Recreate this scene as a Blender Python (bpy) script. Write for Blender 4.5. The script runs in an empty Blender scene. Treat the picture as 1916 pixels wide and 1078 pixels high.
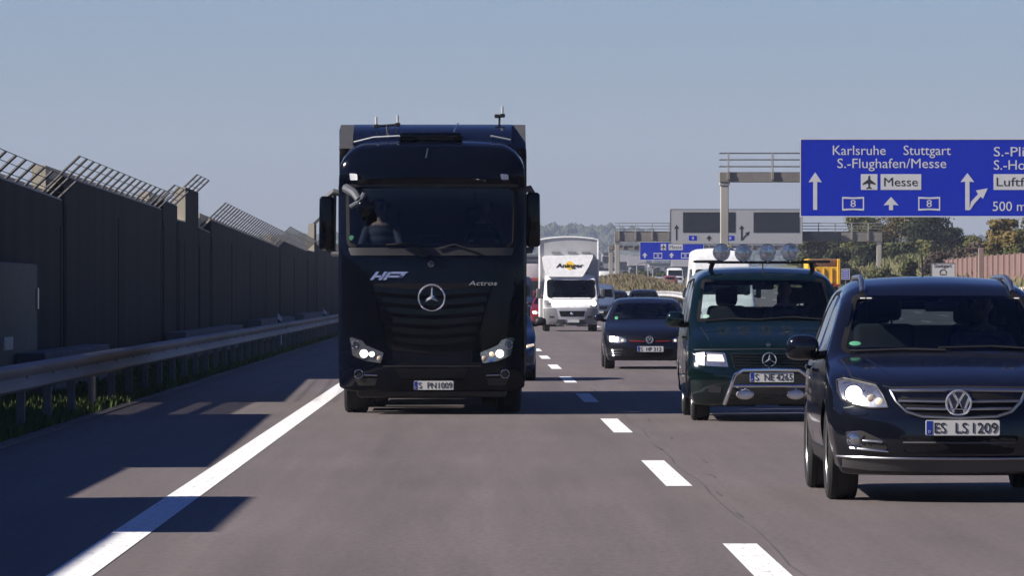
import bpy, bmesh, math, random
from mathutils import Vector, Matrix
from mathutils.bvhtree import BVHTree
from mathutils.geometry import intersect_point_line
random.seed(7)
SC = bpy.context.scene
COL = SC.collection
R = math.radians
# ------------------------------------------------------------------ camera, world, sun, exposure
F, H, VX, VY = 10900.0, 1.55, 892.0, 547.0      # focal length in photo pixels, camera height, vanishing point of the road
cam = bpy.data.cameras.new('camera'); cam_o = bpy.data.objects.new('camera', cam); COL.objects.link(cam_o)
cam.sensor_width = 36; cam.lens = 36 * F / 1916; cam.clip_start = 0.5; cam.clip_end = 12000
cam_o.location = (0, 0, H)
cam_o.rotation_euler = (math.pi / 2 + math.atan((VY - 539) / F), 0, -math.atan((958 - VX) / F))
SC.camera = cam_o
SUN_EL, SUN_AZ = R(35.7), R(14)                  # sun stands left of the road, a little behind the camera
ray = Vector((math.cos(SUN_EL) * math.cos(SUN_AZ), math.cos(SUN_EL) * math.sin(SUN_AZ), -math.sin(SUN_EL)))
sun = bpy.data.lights.new('sun', 'SUN'); sun_o = bpy.data.objects.new('sun', sun); COL.objects.link(sun_o)
sun.energy = 5.0; sun.angle = R(0.55); sun.color = (1.0, 0.93, 0.85)
sun_o.rotation_euler = ray.to_track_quat('-Z', 'Y').to_euler(); sun_o.location = (-60, -30, 60)
world = bpy.data.worlds.new('World'); SC.world = world; world.use_nodes = True
wn = world.node_tree; wn.nodes.clear()
w_out = wn.nodes.new('ShaderNodeOutputWorld'); w_bg = wn.nodes.new('ShaderNodeBackground')
sky = wn.nodes.new('ShaderNodeTexSky'); sky.sky_type = 'NISHITA'; sky.sun_disc = False
sky.sun_elevation = SUN_EL; sky.sun_rotation = math.atan2(-ray.x, -ray.y)
sky.air_density = 1.0; sky.dust_density = 0.8; sky.ozone_density = 3.0; sky.altitude = 400
# the zenith of this clear autumn sky is deeper and darker than its hazy horizon
w_tc = wn.nodes.new('ShaderNodeTexCoord'); w_sep = wn.nodes.new('ShaderNodeSeparateXYZ'); w_cr = wn.nodes.new('ShaderNodeValToRGB')
wn.links.new(w_tc.outputs['Generated'], w_sep.inputs[0]); wn.links.new(w_sep.outputs['Z'], w_cr.inputs[0])
for k, (p_, c_) in enumerate(((0.0, (0.50, 0.52, 0.555)), (0.06, (0.47, 0.60, 0.85)), (0.30, (0.12, 0.22, 0.52)), (1.0, (0.06, 0.17, 0.52)))):
    el_ = w_cr.color_ramp.elements[k] if k < 2 else w_cr.color_ramp.elements.new(p_)
    el_.position = p_; el_.color = (*c_, 1)
w_tint = wn.nodes.new('ShaderNodeMix'); w_tint.data_type = 'RGBA'; w_tint.blend_type = 'MULTIPLY'; w_tint.inputs[0].default_value = 1.0
wn.links.new(sky.outputs[0], w_tint.inputs[6]); wn.links.new(w_cr.outputs[0], w_tint.inputs[7]); wn.links.new(w_tint.outputs[2], w_bg.inputs[0])
w_bg.inputs[1].default_value = 0.07
wn.links.new(w_bg.outputs[0], w_out.inputs[0])
SC.view_settings.view_transform = 'Standard'; SC.view_settings.look = 'None'
SC.view_settings.exposure = 0.75; SC.view_settings.gamma = 1.0; SC.view_settings.use_curve_mapping = False
SC.render.engine = 'CYCLES'
SC.cycles.use_denoising = True
SC.cycles.max_bounces = 8; SC.cycles.transparent_max_bounces = 16; SC.cycles.volume_bounces = 0
SC.cycles.sample_clamp_indirect = 4.0; SC.cycles.caustics_reflective = False; SC.cycles.caustics_refractive = False

def P(px, py, Y):                                # photo pixel at depth Y -> world point
    return Vector(((px - VX) * Y / F, Y, H - (py - VY) * Y / F))

# ------------------------------------------------------------------ materials
MATS = {}
def mat(name, rgb, rough=0.5, metal=0.0, var=0.12, scale=3.0, bump=0.0, bscale=40.0, spec=0.5, coat=0.0,
        emit=None, es=1.0, rgb2=None, stretch=None, contrast=(0.3, 0.7)):
    if name in MATS: return MATS[name]
    m = bpy.data.materials.new(name); m.use_nodes = True
    nt = m.node_tree; b = nt.nodes['Principled BSDF']
    tc = nt.nodes.new('ShaderNodeTexCoord'); src = tc.outputs['Object']
    if stretch:
        mp = nt.nodes.new('ShaderNodeMapping'); mp.inputs['Scale'].default_value = stretch
        nt.links.new(src, mp.inputs[0]); src = mp.outputs[0]
    nz = nt.nodes.new('ShaderNodeTexNoise'); nz.inputs['Scale'].default_value = scale; nz.inputs['Detail'].default_value = 6
    nt.links.new(src, nz.inputs['Vector'])
    cr = nt.nodes.new('ShaderNodeValToRGB'); cr.color_ramp.elements[0].position = contrast[0]; cr.color_ramp.elements[1].position = contrast[1]
    lo = [c * (1 - var) for c in rgb] if rgb2 is None else list(rgb)
    hi = [min(1, c * (1 + var)) for c in rgb] if rgb2 is None else list(rgb2)
    cr.color_ramp.elements[0].color = (*lo, 1); cr.color_ramp.elements[1].color = (*hi, 1)
    nt.links.new(nz.outputs[0], cr.inputs[0]); nt.links.new(cr.outputs[0], b.inputs['Base Color'])
    b.inputs['Roughness'].default_value = rough; b.inputs['Metallic'].default_value = metal
    b.inputs['Specular IOR Level'].default_value = spec; b.inputs['Coat Weight'].default_value = coat
    b.inputs['Coat Roughness'].default_value = 0.03
    if bump:
        n2 = nt.nodes.new('ShaderNodeTexNoise'); n2.inputs['Scale'].default_value = bscale; n2.inputs['Detail'].default_value = 4
        nt.links.new(src, n2.inputs['Vector'])
        bp = nt.nodes.new('ShaderNodeBump'); bp.inputs['Strength'].default_value = bump; bp.inputs['Distance'].default_value = 0.02
        nt.links.new(n2.outputs[0], bp.inputs['Height']); nt.links.new(bp.outputs[0], b.inputs['Normal'])
    if emit:
        b.inputs['Emission Color'].default_value = (*emit, 1); b.inputs['Emission Strength'].default_value = es
    MATS[name] = m; return m

def glass_mat(name, tint, refl=1.0, rough=0.02):
    m = bpy.data.materials.new(name); m.use_nodes = True; nt = m.node_tree; nt.nodes.clear()
    out = nt.nodes.new('ShaderNodeOutputMaterial'); mx = nt.nodes.new('ShaderNodeMixShader')
    tr = nt.nodes.new('ShaderNodeBsdfTransparent'); gl = nt.nodes.new('ShaderNodeBsdfGlossy'); fr = nt.nodes.new('ShaderNodeFresnel')
    nz = nt.nodes.new('ShaderNodeTexNoise'); nz.inputs['Scale'].default_value = 6.0
    tc = nt.nodes.new('ShaderNodeTexCoord'); nt.links.new(tc.outputs['Object'], nz.inputs['Vector'])
    cr = nt.nodes.new('ShaderNodeValToRGB')
    cr.color_ramp.elements[0].color = (*[c * .93 for c in tint], 1); cr.color_ramp.elements[1].color = (*[min(1, c * 1.07) for c in tint], 1)
    nt.links.new(nz.outputs[0], cr.inputs[0]); nt.links.new(cr.outputs[0], tr.inputs[0])
    fr.inputs['IOR'].default_value = 1.5; gl.inputs['Roughness'].default_value = rough; gl.inputs[0].default_value = (refl, refl, refl, 1)
    nt.links.new(fr.outputs[0], mx.inputs[0]); nt.links.new(tr.outputs[0], mx.inputs[1]); nt.links.new(gl.outputs[0], mx.inputs[2])
    nt.links.new(mx.outputs[0], out.inputs[0]); MATS[name] = m; return m

def paint(name, rgb, rough=0.3, metal=0.3, coat=1.0, spec=0.5):
    return mat(name, rgb, rough, metal, 0.10, 9.0, spec=spec * .6, coat=coat * .55)

M_SEAL = mat('rubber_seal', (0.006, 0.006, 0.007), 0.7, spec=.2)
M_GLASS = glass_mat('vehicle_glass', (0.70, 0.78, 0.78), .8)
M_GLASST = glass_mat('truck_glass', (0.17, 0.20, 0.25))
M_GLASSD = glass_mat('tinted_glass', (0.30, 0.37, 0.40))
M_LENS = glass_mat('clear_lens', (0.92, 0.94, 0.95))
M_BLACKP = mat('black_plastic', (0.012, 0.012, 0.014), 0.5, bump=0.1, bscale=200)
M_GREYP = mat('grey_plastic', (0.10, 0.10, 0.105), 0.6, bump=0.1, bscale=150)
M_RUBBER = mat('tyre_rubber', (0.012, 0.012, 0.013), 0.8, var=0.3, bump=0.2, bscale=90)
M_CHROME = mat('chrome', (0.72, 0.73, 0.75), 0.12, 1.0, 0.05)
M_BADGE = mat('badge_chrome', (0.60, 0.61, 0.64), 0.14, 0.75, 0.05)
M_SATIN = mat('satin_metal', (0.45, 0.46, 0.48), 0.32, 1.0, 0.08)
M_ALLOY = mat('alloy_rim', (0.42, 0.42, 0.43), 0.3, 0.9, 0.15)
M_PLATE = mat('plate_white', (0.62, 0.62, 0.60), 0.4, var=0.05)
M_PLATEB = mat('plate_blue', (0.012, 0.035, 0.28), 0.4)
M_INK = mat('black_ink', (0.015, 0.015, 0.016), 0.5)
M_LAMP = mat('lit_lamp', (0.9, 0.9, 0.85), 0.2, emit=(1.0, 0.94, 0.82), es=2.4)
M_LAMPW = mat('lit_lamp_soft', (0.9, 0.78, 0.6), 0.2, emit=(1.0, 0.78, 0.5), es=0.32)
M_REFLECT = mat('lamp_reflector', (0.55, 0.56, 0.58), 0.18, 0.9, 0.2, 30)
M_AMBER = mat('amber_lens', (0.46, 0.38, 0.30), 0.15, coat=1)
M_INTER = mat('interior_cloth', (0.022, 0.022, 0.025), 0.9, bump=0.15, bscale=120)
M_DASH = mat('dashboard', (0.055, 0.057, 0.06), 0.65, bump=0.1, bscale=120)
M_STICKER = mat('green_sticker', (0.10, 0.36, 0.20), 0.5)
M_WHITEP = mat('white_paint_panel', (0.80, 0.80, 0.79), 0.35, coat=0.4, var=0.03)

# ------------------------------------------------------------------ object helpers
def setp(o, label=None, cat=None, group=None, kind=None):
    if label: o['label'] = label
    if cat: o['category'] = cat; o['kind'] = 'thing'
    if group: o['group'] = group
    if kind: o['kind'] = kind
    return o
def thing(name, label, cat, loc=(0, 0, 0), rotz=0.0, group=None):
    o = bpy.data.objects.new(name, None); COL.objects.link(o); o.location = loc; o.rotation_euler = (0, 0, rotz)
    o.empty_display_size = 0.3
    return setp(o, label, cat, group)
def link(name, me, parent=None, loc=None):
    o = bpy.data.objects.new(name, me); COL.objects.link(o)
    if parent is not None: o.parent = parent
    if loc is not None: o.location = loc
    return o
def obj(name, bm, m, parent=None, smooth=True, angle=35, label=None):
    me = bpy.data.meshes.new(name); bm.to_mesh(me); bm.free()
    for k in (m if isinstance(m, (list, tuple)) else [m]): me.materials.append(k)
    if smooth and len(me.polygons):
        me.polygons.foreach_set('use_smooth', [True] * len(me.polygons)); me.set_sharp_from_angle(angle=R(angle))
    o = link(name, me, parent)
    if label: o['label'] = label
    return o
def clone(o, parent=None, loc=None, rotz=None):
    c = o.copy(); COL.objects.link(c)
    if parent is not None: c.parent = parent
    if loc is not None: c.location = loc
    if rotz is not None: c.rotation_euler = (0, 0, rotz)
    for k in list(o.children): clone(k, c)
    return c
def NB(): return bmesh.new()
def box(bm, c, d, bev=0.0, seg=2, rot=None, taper=None):
    r = bmesh.ops.create_cube(bm, size=1.0); vs = r['verts']
    for v in vs:
        v.co = Vector((v.co.x * d[0], v.co.y * d[1], v.co.z * d[2]))
        if taper and v.co.z > 0: v.co.x *= taper[0]; v.co.y *= taper[1]
    if bev > 0:
        es = list({e for v in vs for e in v.link_edges})
        rr = bmesh.ops.bevel(bm, geom=es, offset=bev, segments=seg, profile=0.5, affect='EDGES')
        vs = [v for v in rr['verts']] + [v for v in vs if v.is_valid]
        vs = list({v for v in vs if v.is_valid})
    mtx = Matrix.Translation(Vector(c)) @ (rot.to_matrix().to_4x4() if rot is not None else Matrix.Identity(4))
    for v in vs: v.co = mtx @ v.co
    return vs
def tube(bm, pts, rad, n=8, caps=True, closed=False):
    pts = [Vector(p) for p in pts]; k = len(pts)
    rads = rad if isinstance(rad, (list, tuple)) else [rad] * k
    rings = []; prev = None
    for i, p in enumerate(pts):
        a = pts[(i - 1) % k] if (closed or i > 0) else p
        b = pts[(i + 1) % k] if (closed or i < k - 1) else p
        t = (b - a).normalized()
        if prev is None:
            u = t.cross(Vector((0, 0, 1)))
            if u.length < 1e-3: u = t.cross(Vector((1, 0, 0)))
        else:
            u = prev - t * prev.dot(t)
        u.normalize(); prev = u; w = t.cross(u)
        rings.append([bm.verts.new(p + (u * math.cos(2 * math.pi * j / n) + w * math.sin(2 * math.pi * j / n)) * rads[i]) for j in range(n)])
    m = k if closed else k - 1
    for i in range(m):
        A, B = rings[i], rings[(i + 1) % k]
        for j in range(n): bm.faces.new((A[j], A[(j + 1) % n], B[(j + 1) % n], B[j]))
    if caps and not closed:
        bm.faces.new(rings[0][::-1]); bm.faces.new(rings[-1])
def lathe(bm, prof, axis='X', c=(0, 0, 0), n=32, closed=False):
    """prof: list of (a, r) along the axis"""
    rings = []
    for a, r in prof:
        ring = []
        for j in range(n):
            t = 2 * math.pi * j / n; q, w = r * math.cos(t), r * math.sin(t)
            co = {'X': (a, q, w), 'Y': (q, a, w), 'Z': (q, w, a)}[axis]
            ring.append(bm.verts.new(Vector(co) + Vector(c)))
        rings.append(ring)
    for A, B in zip(rings[:-1], rings[1:]):
        for j in range(n): bm.faces.new((A[j], A[(j + 1) % n], B[(j + 1) % n], B[j]))
    if prof[0][1] > 1e-4: bm.faces.new(rings[0][::-1])
    if prof[-1][1] > 1e-4: bm.faces.new(rings[-1])
    bmesh.ops.remove_doubles(bm, verts=[v for r_ in rings for v in r_], dist=1e-5)
    bmesh.ops.recalc_face_normals(bm, faces=bm.faces[:])
def prism(bm, poly, y0, y1, axis='Y'):
    """flat polygon (a,b) extruded between y0 and y1 along the axis"""
    def mk(a, b, d): return {'Y': (a, d, b), 'X': (d, a, b), 'Z': (a, b, d)}[axis]
    A = [bm.verts.new(mk(a, b, y0)) for a, b in poly]; B = [bm.verts.new(mk(a, b, y1)) for a, b in poly]
    fs = [bm.faces.new(A), bm.faces.new(B[::-1])]
    n = len(poly)
    for i in range(n): fs.append(bm.faces.new((A[i], B[i], B[(i + 1) % n], A[(i + 1) % n])))
    bmesh.ops.recalc_face_normals(bm, faces=fs)
    return fs
_SPH = {}
def sphere(bm, c, r, sc=(1, 1, 1), n=16):
    if n not in _SPH:
        m = max(6, n // 2)
        _SPH[n] = ([(math.sin(math.pi * i / m) * math.cos(2 * math.pi * j / n), math.sin(math.pi * i / m) * math.sin(2 * math.pi * j / n), math.cos(math.pi * i / m)) for i in range(1, m) for j in range(n)], m)
    dirs, m = _SPH[n]; c = Vector(c)
    vs = [bm.verts.new((c.x + a * r * sc[0], c.y + d * r * sc[1], c.z + e * r * sc[2])) for a, d, e in dirs]
    t, u = bm.verts.new((c.x, c.y, c.z + r * sc[2])), bm.verts.new((c.x, c.y, c.z - r * sc[2]))
    for j in range(n):
        k = (j + 1) % n
        bm.faces.new((t, vs[j], vs[k]))
        for i in range(m - 2): bm.faces.new((vs[i * n + j], vs[(i + 1) * n + j], vs[(i + 1) * n + k], vs[i * n + k]))
        bm.faces.new((u, vs[(m - 2) * n + k], vs[(m - 2) * n + j]))
    return vs + [t, u]
def rpoly(pts, r=0.03, n=4):
    out = []; k = len(pts)
    for i in range(k):
        p = Vector(pts[i]); a = Vector(pts[i - 1]); b = Vector(pts[(i + 1) % k])
        ri = r[i] if isinstance(r, (list, tuple)) else r
        da, db = (a - p), (b - p); q = min(ri, da.length * .45, db.length * .45)
        if q < 1e-4: out.append((p.x, p.y)); continue
        s, e = p + da.normalized() * q, p + db.normalized() * q
        for j in range(n + 1):
            t = j / n; o = s * (1 - t) ** 2 + p * 2 * t * (1 - t) + e * t * t
            out.append((o.x, o.y))
    return out
def circle(cx, cz, r, n=24, rz=None):
    return [(cx + r * math.cos(2 * math.pi * i / n), cz + (rz or r) * math.sin(2 * math.pi * i / n)) for i in range(n)]
def ribbon(pts, w):
    """polyline -> closed strip polygon of width w (2D)"""
    L, Rr = [], []
    k = len(pts)
    for i in range(k):
        a = Vector(pts[max(0, i - 1)]); b = Vector(pts[min(k - 1, i + 1)]); t = (b - a).normalized(); nn = Vector((-t.y, t.x)) * w / 2
        p = Vector(pts[i]); L.append(tuple(p + nn)); Rr.append(tuple(p - nn))
    return L + Rr[::-1]
def inside(p, poly):
    x, y = p; c = False; k = len(poly); j = k - 1
    for i in range(k):
        xi, yi = poly[i]; xj, yj = poly[j]
        if (yi > y) != (yj > y) and x < (xj - xi) * (y - yi) / (yj - yi) + xi: c = not c
        j = i
    return c
def pchip(nodes):
    xs = [n[0] for n in nodes]; ys = [n[1] for n in nodes]; k = len(xs)
    h = [xs[i + 1] - xs[i] for i in range(k - 1)]; d = [(ys[i + 1] - ys[i]) / h[i] for i in range(k - 1)]
    m = [d[0]] + [0 if d[i - 1] * d[i] <= 0 else 2 * d[i - 1] * d[i] / (d[i - 1] + d[i]) for i in range(1, k - 1)] + [d[-1]]
    def f(x):
        if x <= xs[0]: return ys[0]
        if x >= xs[-1]: return ys[-1]
        i = 0
        while x > xs[i + 1]: i += 1
        t = (x - xs[i]) / h[i]; t2, t3 = t * t, t * t * t
        return (2 * t3 - 3 * t2 + 1) * ys[i] + (t3 - 2 * t2 + t) * h[i] * m[i] + (-2 * t3 + 3 * t2) * ys[i + 1] + (t3 - t2) * h[i] * m[i + 1]
    return f
# lettering: built-in font, turned into a thin mesh in the XZ plane facing -Y
def raw_text(s):
    cu = bpy.data.curves.new('txt', 'FONT'); cu.body = s; cu.size = 1.0; cu.resolution_u = 3
    o = bpy.data.objects.new('txt', cu); COL.objects.link(o)
    dg = bpy.context.evaluated_depsgraph_get(); dg.update()
    me = bpy.data.meshes.new_from_object(o.evaluated_get(dg))
    bpy.data.objects.remove(o); bpy.data.curves.remove(cu)
    return me
_capm = raw_text('H'); CAP = max(v.co.y for v in _capm.vertices); bpy.data.meshes.remove(_capm)
TXT = {s: raw_text(s) for s in ('Karlsruhe', 'Stuttgart', 'S.-Flughafen/Messe', 'S.-Plieningen', 'S.-Hohenheim', '500 m', 'Messe', 'Luftfracht', '8', 'S', 'PN', '1009', 'ES', 'LS', '1209', 'NE', '4265', 'HP', '312', 'D', 'Actros', 'Aninger')}
def text(bm, s, x0, x1, zb, cap, y=0.0, t=0.004, shear=0.0, bold=0.0):
    b2 = bmesh.new(); b2.from_mesh(TXT[s])
    lo = min(v.co.x for v in b2.verts); hi = max(v.co.x for v in b2.verts)
    sx = (x1 - x0) / (hi - lo); sz = cap / CAP
    for v in b2.verts:
        X, Z = (v.co.x - lo) * sx, v.co.y * sz
        v.co = (x0 + X + shear * Z, y, zb + Z)
    if bold:
        for e in b2.edges: pass
    r = bmesh.ops.extrude_face_region(b2, geom=b2.faces[:])
    for v in [g for g in r['geom'] if isinstance(g, bmesh.types.BMVert)]: v.co.y -= t
    bmesh.ops.recalc_face_normals(b2, faces=b2.faces[:])
    tmp = bpy.data.meshes.new('t'); b2.to_mesh(tmp); b2.free(); bm.from_mesh(tmp); bpy.data.meshes.remove(tmp)
# ------------------------------------------------------------------ people (one continuous body each, seated)
def cap_chain(bm, pts, rads, n=8):
    for (a, ra), (b, rb) in zip(list(zip(pts, rads))[:-1], list(zip(pts, rads))[1:]):
        a, b = Vector(a), Vector(b); k = max(2, int((b - a).length / (min(ra, rb) * .7)))
        for i in range(k + 1):
            t = i / k; sphere(bm, a.lerp(b, t), ra + (rb - ra) * t, n=n)
def to_remesh(bm, vox, smooth=2):
    me = bpy.data.meshes.new('p'); bm.to_mesh(me); bm.free(); o = bpy.data.objects.new('p', me); COL.objects.link(o)
    md = o.modifiers.new('r', 'REMESH'); md.mode = 'VOXEL'; md.voxel_size = vox; md.use_smooth_shade = True
    s = o.modifiers.new('s', 'SMOOTH'); s.iterations = smooth; s.factor = .5
    dg = bpy.context.evaluated_depsgraph_get(); dg.update(); out = bpy.data.meshes.new_from_object(o.evaluated_get(dg))
    bpy.data.objects.remove(o); bpy.data.meshes.remove(me); return out
def person_meshes(hands):
    b = NB()
    # torso, neck
    for z, rx, ry, y in ((.0, .17, .13, 0), (.08, .165, .125, .0), (.18, .155, .12, .0), (.28, .165, .125, .005), (.38, .18, .125, .01), (.47, .185, .115, .01), (.53, .16, .09, .01)):
        sphere(b, (0, y, z), 1.0, (rx, ry, .10), 20)
    cap_chain(b, [(0, .01, .55), (0, -.01, .66)], [.06, .055])
    # head with face
    sphere(b, (0, -.02, .78), 1.0, (.075, .095, .115), 24); sphere(b, (0, -.045, .715), 1.0, (.055, .06, .05), 16)
    cap_chain(b, [(0, -.108, .79), (0, -.132, .755)], [.012, .017]); sphere(b, (0, -.098, .722), 1.0, (.028, .012, .008), 10); sphere(b, (0, -.098, .709), 1.0, (.024, .013, .008), 10)
    for s in (-1, 1):
        sphere(b, (s * .03, -.104, .80), 1.0, (.018, .012, .007), 10); sphere(b, (s * .078, -.01, .77), 1.0, (.012, .022, .032), 10)
    for s in (-1, 1):
        hx, hy, hz = hands[0 if s < 0 else 1]
        sh = (s * .19, .01, .50); el = (s * .27, -.16, .27); wr = Vector((hx, hy + .09, hz - .03))
        cap_chain(b, [sh, el, wr], [.062, .046, .03]); pm = Vector((hx, hy + .035, hz)); cap_chain(b, [wr, pm], [.03, .036])
        for k in range(4):                           # fingers close round the rim
            off = Vector((0, 0, (1.5 - k) * .019)); ln = (.034, .038, .036, .028)[k]
            p0 = pm + off + Vector((s * .004, -.02, 0)); p1 = p0 + Vector((s * .006, -ln, .004)); p2 = p1 + Vector((-s * .024, -.018, .0)); p3 = p2 + Vector((-s * .02, .012, 0))
            cap_chain(b, [p0, p1, p2, p3], [.0105, .010, .009, .008], 8)
        t0 = pm + Vector((-s * .018, .0, .022)); cap_chain(b, [t0, t0 + Vector((-s * .02, -.026, .016)), t0 + Vector((-s * .012, -.052, .014))], [.013, .011, .009], 8)
        cap_chain(b, [(s * .09, -.02, .0), (s * .12, -.42, .06), (s * .12, -.62, -.32)], [.085, .06, .042]); cap_chain(b, [(s * .12, -.62, -.33), (s * .12, -.78, -.36)], [.042, .035])
    body = to_remesh(b, .0125, 1)
    b = NB(); sphere(b, (0, -.005, .80), 1.0, (.083, .098, .108), 24)
    dead = [v for v in b.verts if v.co.y < -.055 and v.co.z < .862 or v.co.z < .75]
    bmesh.ops.delete(b, geom=dead, context='VERTS'); rnd = random.Random(3)
    for v in b.verts: v.co += v.normal * rnd.uniform(-.004, .006)
    hair = bpy.data.meshes.new('hair'); b.to_mesh(hair); b.free(); hair.polygons.foreach_set('use_smooth', [True] * len(hair.polygons))
    return body, hair
M_SKIN = mat('skin', (.58, .36, .27), .55, var=.08)
PM = {'drive': person_meshes(((-.17, -.40, .33), (.17, -.40, .33))), 'rest': person_meshes(((-.12, -.36, .12), (.12, -.36, .12)))}
def person(label, loc, shirt, hair_rgb, kind='drive', trousers=(.03, .035, .05), scale=1.0, turn=0.0):
    body, hair = PM[kind]; me = body.copy(); me.materials.clear()
    k = len(MATS)
    for m in (mat(f'shirt_{k}', shirt, .8, bump=.1, bscale=80), M_SKIN, mat(f'trousers_{k}', trousers, .85)): me.materials.append(m)
    for p in me.polygons:
        c = p.center
        p.material_index = 1 if (c.z > .575 and abs(c.x) < .12) or (c.y < -.31 and c.z > .05 and c.y > -.52 and c.z > .2 if kind == 'drive' else (c.y < -.28 and .09 < c.z < .2)) else (2 if c.z < .06 or c.y < -.2 and c.z < .14 else 0)
    o = link('person', me, None, loc); setp(o, label, 'person'); o.scale = (scale,) * 3; o.rotation_euler = (0, 0, turn)
    hm = hair.copy(); hm.materials.clear(); hm.materials.append(mat(f'hair_{k}', hair_rgb, .7, var=.4, scale=60)); link('hair', hm, o)
    return o
# ------------------------------------------------------------------ vehicle shells: a rounded box bent by profile curves
class Shell:
    def __init__(s, L, T, B, W, side, front, rear, es=0.10, ery=(0.12, 0.12), et=(0.10, 0.14), crown=0.03, ny=40, nx=14, nz=16, fl=0.9, rl=0.7, cab=None):
        s.L = L; Tf, Bf, Wf, Sf = pchip(T), pchip(B), pchip(W), pchip(side)
        er0, er1 = 2 * ery[0] / L, 2 * ery[1] / L
        def ticks(n, lo, hi, k=5):
            a = [-1 + lo * (1 - math.cos(math.pi / 2 * i / k)) for i in range(k)] if False else [-1 + lo * i / k for i in range(k)]
            b = [-1 + lo + (2 - lo - hi) * i / n for i in range(n)]
            c = [1 - hi + hi * i / k for i in range(k + 1)]
            return a + b + c
        S_, T_, R_ = ticks(nx, es, es), ticks(nz, et[0], et[1]), ticks(ny, er0, er1)
        def mp(a, b, c):
            qa = max(0, (abs(a) - (1 - es)) / es)
            eb = er0 if b < 0 else er1; qb = max(0, (abs(b) - (1 - eb)) / eb)
            ec = et[0] if c < 0 else et[1]; qc = max(0, (abs(c) - (1 - ec)) / ec)
            m = max(qa, qb, qc)
            if m > 0:
                n = math.sqrt(qa * qa + qb * qb + qc * qc) / m; qa, qb, qc = qa / n, qb / n, qc / n
                if qa > 0: a = math.copysign(1 - es + es * qa, a)
                if qb > 0: b = math.copysign(1 - eb + eb * qb, b)
                if qc > 0: c = math.copysign(1 - ec + ec * qc, c)
            y = (b + 1) / 2 * L
            t = (c + 1) / 2; z = Bf(y) + (Tf(y) - Bf(y)) * t - crown * a * a * t
            x = a * Wf(y) * Sf(z)
            wf = max(0, 1 - y / fl); wr = max(0, 1 - (L - y) / rl)
            return Vector((x, y + front(abs(a), z) * wf * wf - rear(abs(a), z) * wr * wr, z))
        bm = bmesh.new(); cache = {}
        def V(i, j, k):
            key = (i, j, k)
            if key not in cache: cache[key] = bm.verts.new(mp(S_[i], R_[j], T_[k]))
            return cache[key]
        I, J, K = len(S_) - 1, len(R_) - 1, len(T_) - 1
        def quad(a, b, c, d): bm.faces.new((a, b, c, d))
        for i in range(I):
            for k in range(K):
                quad(V(i, 0, k), V(i + 1, 0, k), V(i + 1, 0, k + 1), V(i, 0, k + 1)); quad(V(i, J, k), V(i, J, k + 1), V(i + 1, J, k + 1), V(i + 1, J, k))
        for j in range(J):
            for k in range(K):
                quad(V(0, j, k), V(0, j, k + 1), V(0, j + 1, k + 1), V(0, j + 1, k)); quad(V(I, j, k), V(I, j + 1, k), V(I, j + 1, k + 1), V(I, j, k + 1))
        for i in range(I):
            for j in range(J):
                quad(V(i, j, K), V(i + 1, j, K), V(i + 1, j + 1, K), V(i, j + 1, K)); quad(V(i, j, 0), V(i, j + 1, 0), V(i + 1, j + 1, 0), V(i + 1, j, 0))
        bmesh.ops.recalc_face_normals(bm, faces=bm.faces[:])
        s.bm = bm; s.bvh = BVHTree.FromBMesh(bm)

UV = {'F': (lambda c: (c.x, c.z)), 'B': (lambda c: (c.x, c.z)), 'L': (lambda c: (c.y, c.z)), 'R': (lambda c: (c.y, c.z)), 'T': (lambda c: (c.x, c.y))}
def uv3(axis, u, v, d=0.0):
    return Vector({'F': (u, d, v), 'B': (u, d, v), 'L': (d, u, v), 'R': (d, u, v), 'T': (u, v, d)}[axis])
AX = {'F': Vector((0, 1, 0)), 'B': Vector((0, -1, 0)), 'L': Vector((1, 0, 0)), 'R': Vector((-1, 0, 0)), 'T': Vector((0, 0, -1))}
def project(bvh, axis, u, v, cu, cv):
    d = AX[axis]
    for k in range(12):
        f = 1 - k * 0.02; uu, vv = cu + (u - cu) * f, cv + (v - cv) * f
        o = uv3(axis, uu, vv) - d * 30
        h = bvh.ray_cast(o, d)
        if h[0] is not None: return h[0]
    return uv3(axis, u, v)
def patch_bm(bvh, pts, axis='F', off=0.004, cell=0.07, thick=0.02, bm=None):
    b = bmesh.new()
    b.faces.new([b.verts.new(uv3(axis, u, v)) for u, v in pts])
    bmesh.ops.triangulate(b, faces=b.faces[:])
    us = [p[0] for p in pts]; vs = [p[1] for p in pts]
    def cutlines(lo, hi, n_):
        k = max(1, int((hi - lo) / cell))
        for i in range(1, k):
            q = lo + (hi - lo) * i / k
            co = uv3(axis, q, 0) if n_ == 0 else uv3(axis, 0, q); no = uv3(axis, 1, 0) if n_ == 0 else uv3(axis, 0, 1)
            bmesh.ops.bisect_plane(b, geom=b.verts[:] + b.edges[:] + b.faces[:], plane_co=co, plane_no=no, dist=1e-6)
    cutlines(min(us), max(us), 0); cutlines(min(vs), max(vs), 1)
    bmesh.ops.remove_doubles(b, verts=b.verts[:], dist=1e-5)
    cu, cv = sum(us) / len(us), sum(vs) / len(vs); d = AX[axis]
    for v in b.verts:
        u_, v_ = UV[axis](v.co); v.co = project(bvh, axis, u_, v_, cu, cv) - d * off
    for f in b.faces: f.normal_update()
    for f in b.faces:
        if f.normal.dot(d) > 0: f.normal_flip()
    bd = [e for e in b.edges if e.is_boundary]
    r = bmesh.ops.extrude_edge_only(b, edges=bd)
    for g in r['geom']:
        if isinstance(g, bmesh.types.BMVert): g.co += d * (off + thick)
    if bm is None: return b
    tmp = bpy.data.meshes.new('t'); b.to_mesh(tmp); b.free(); bm.from_mesh(tmp); bpy.data.meshes.remove(tmp); return bm
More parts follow.
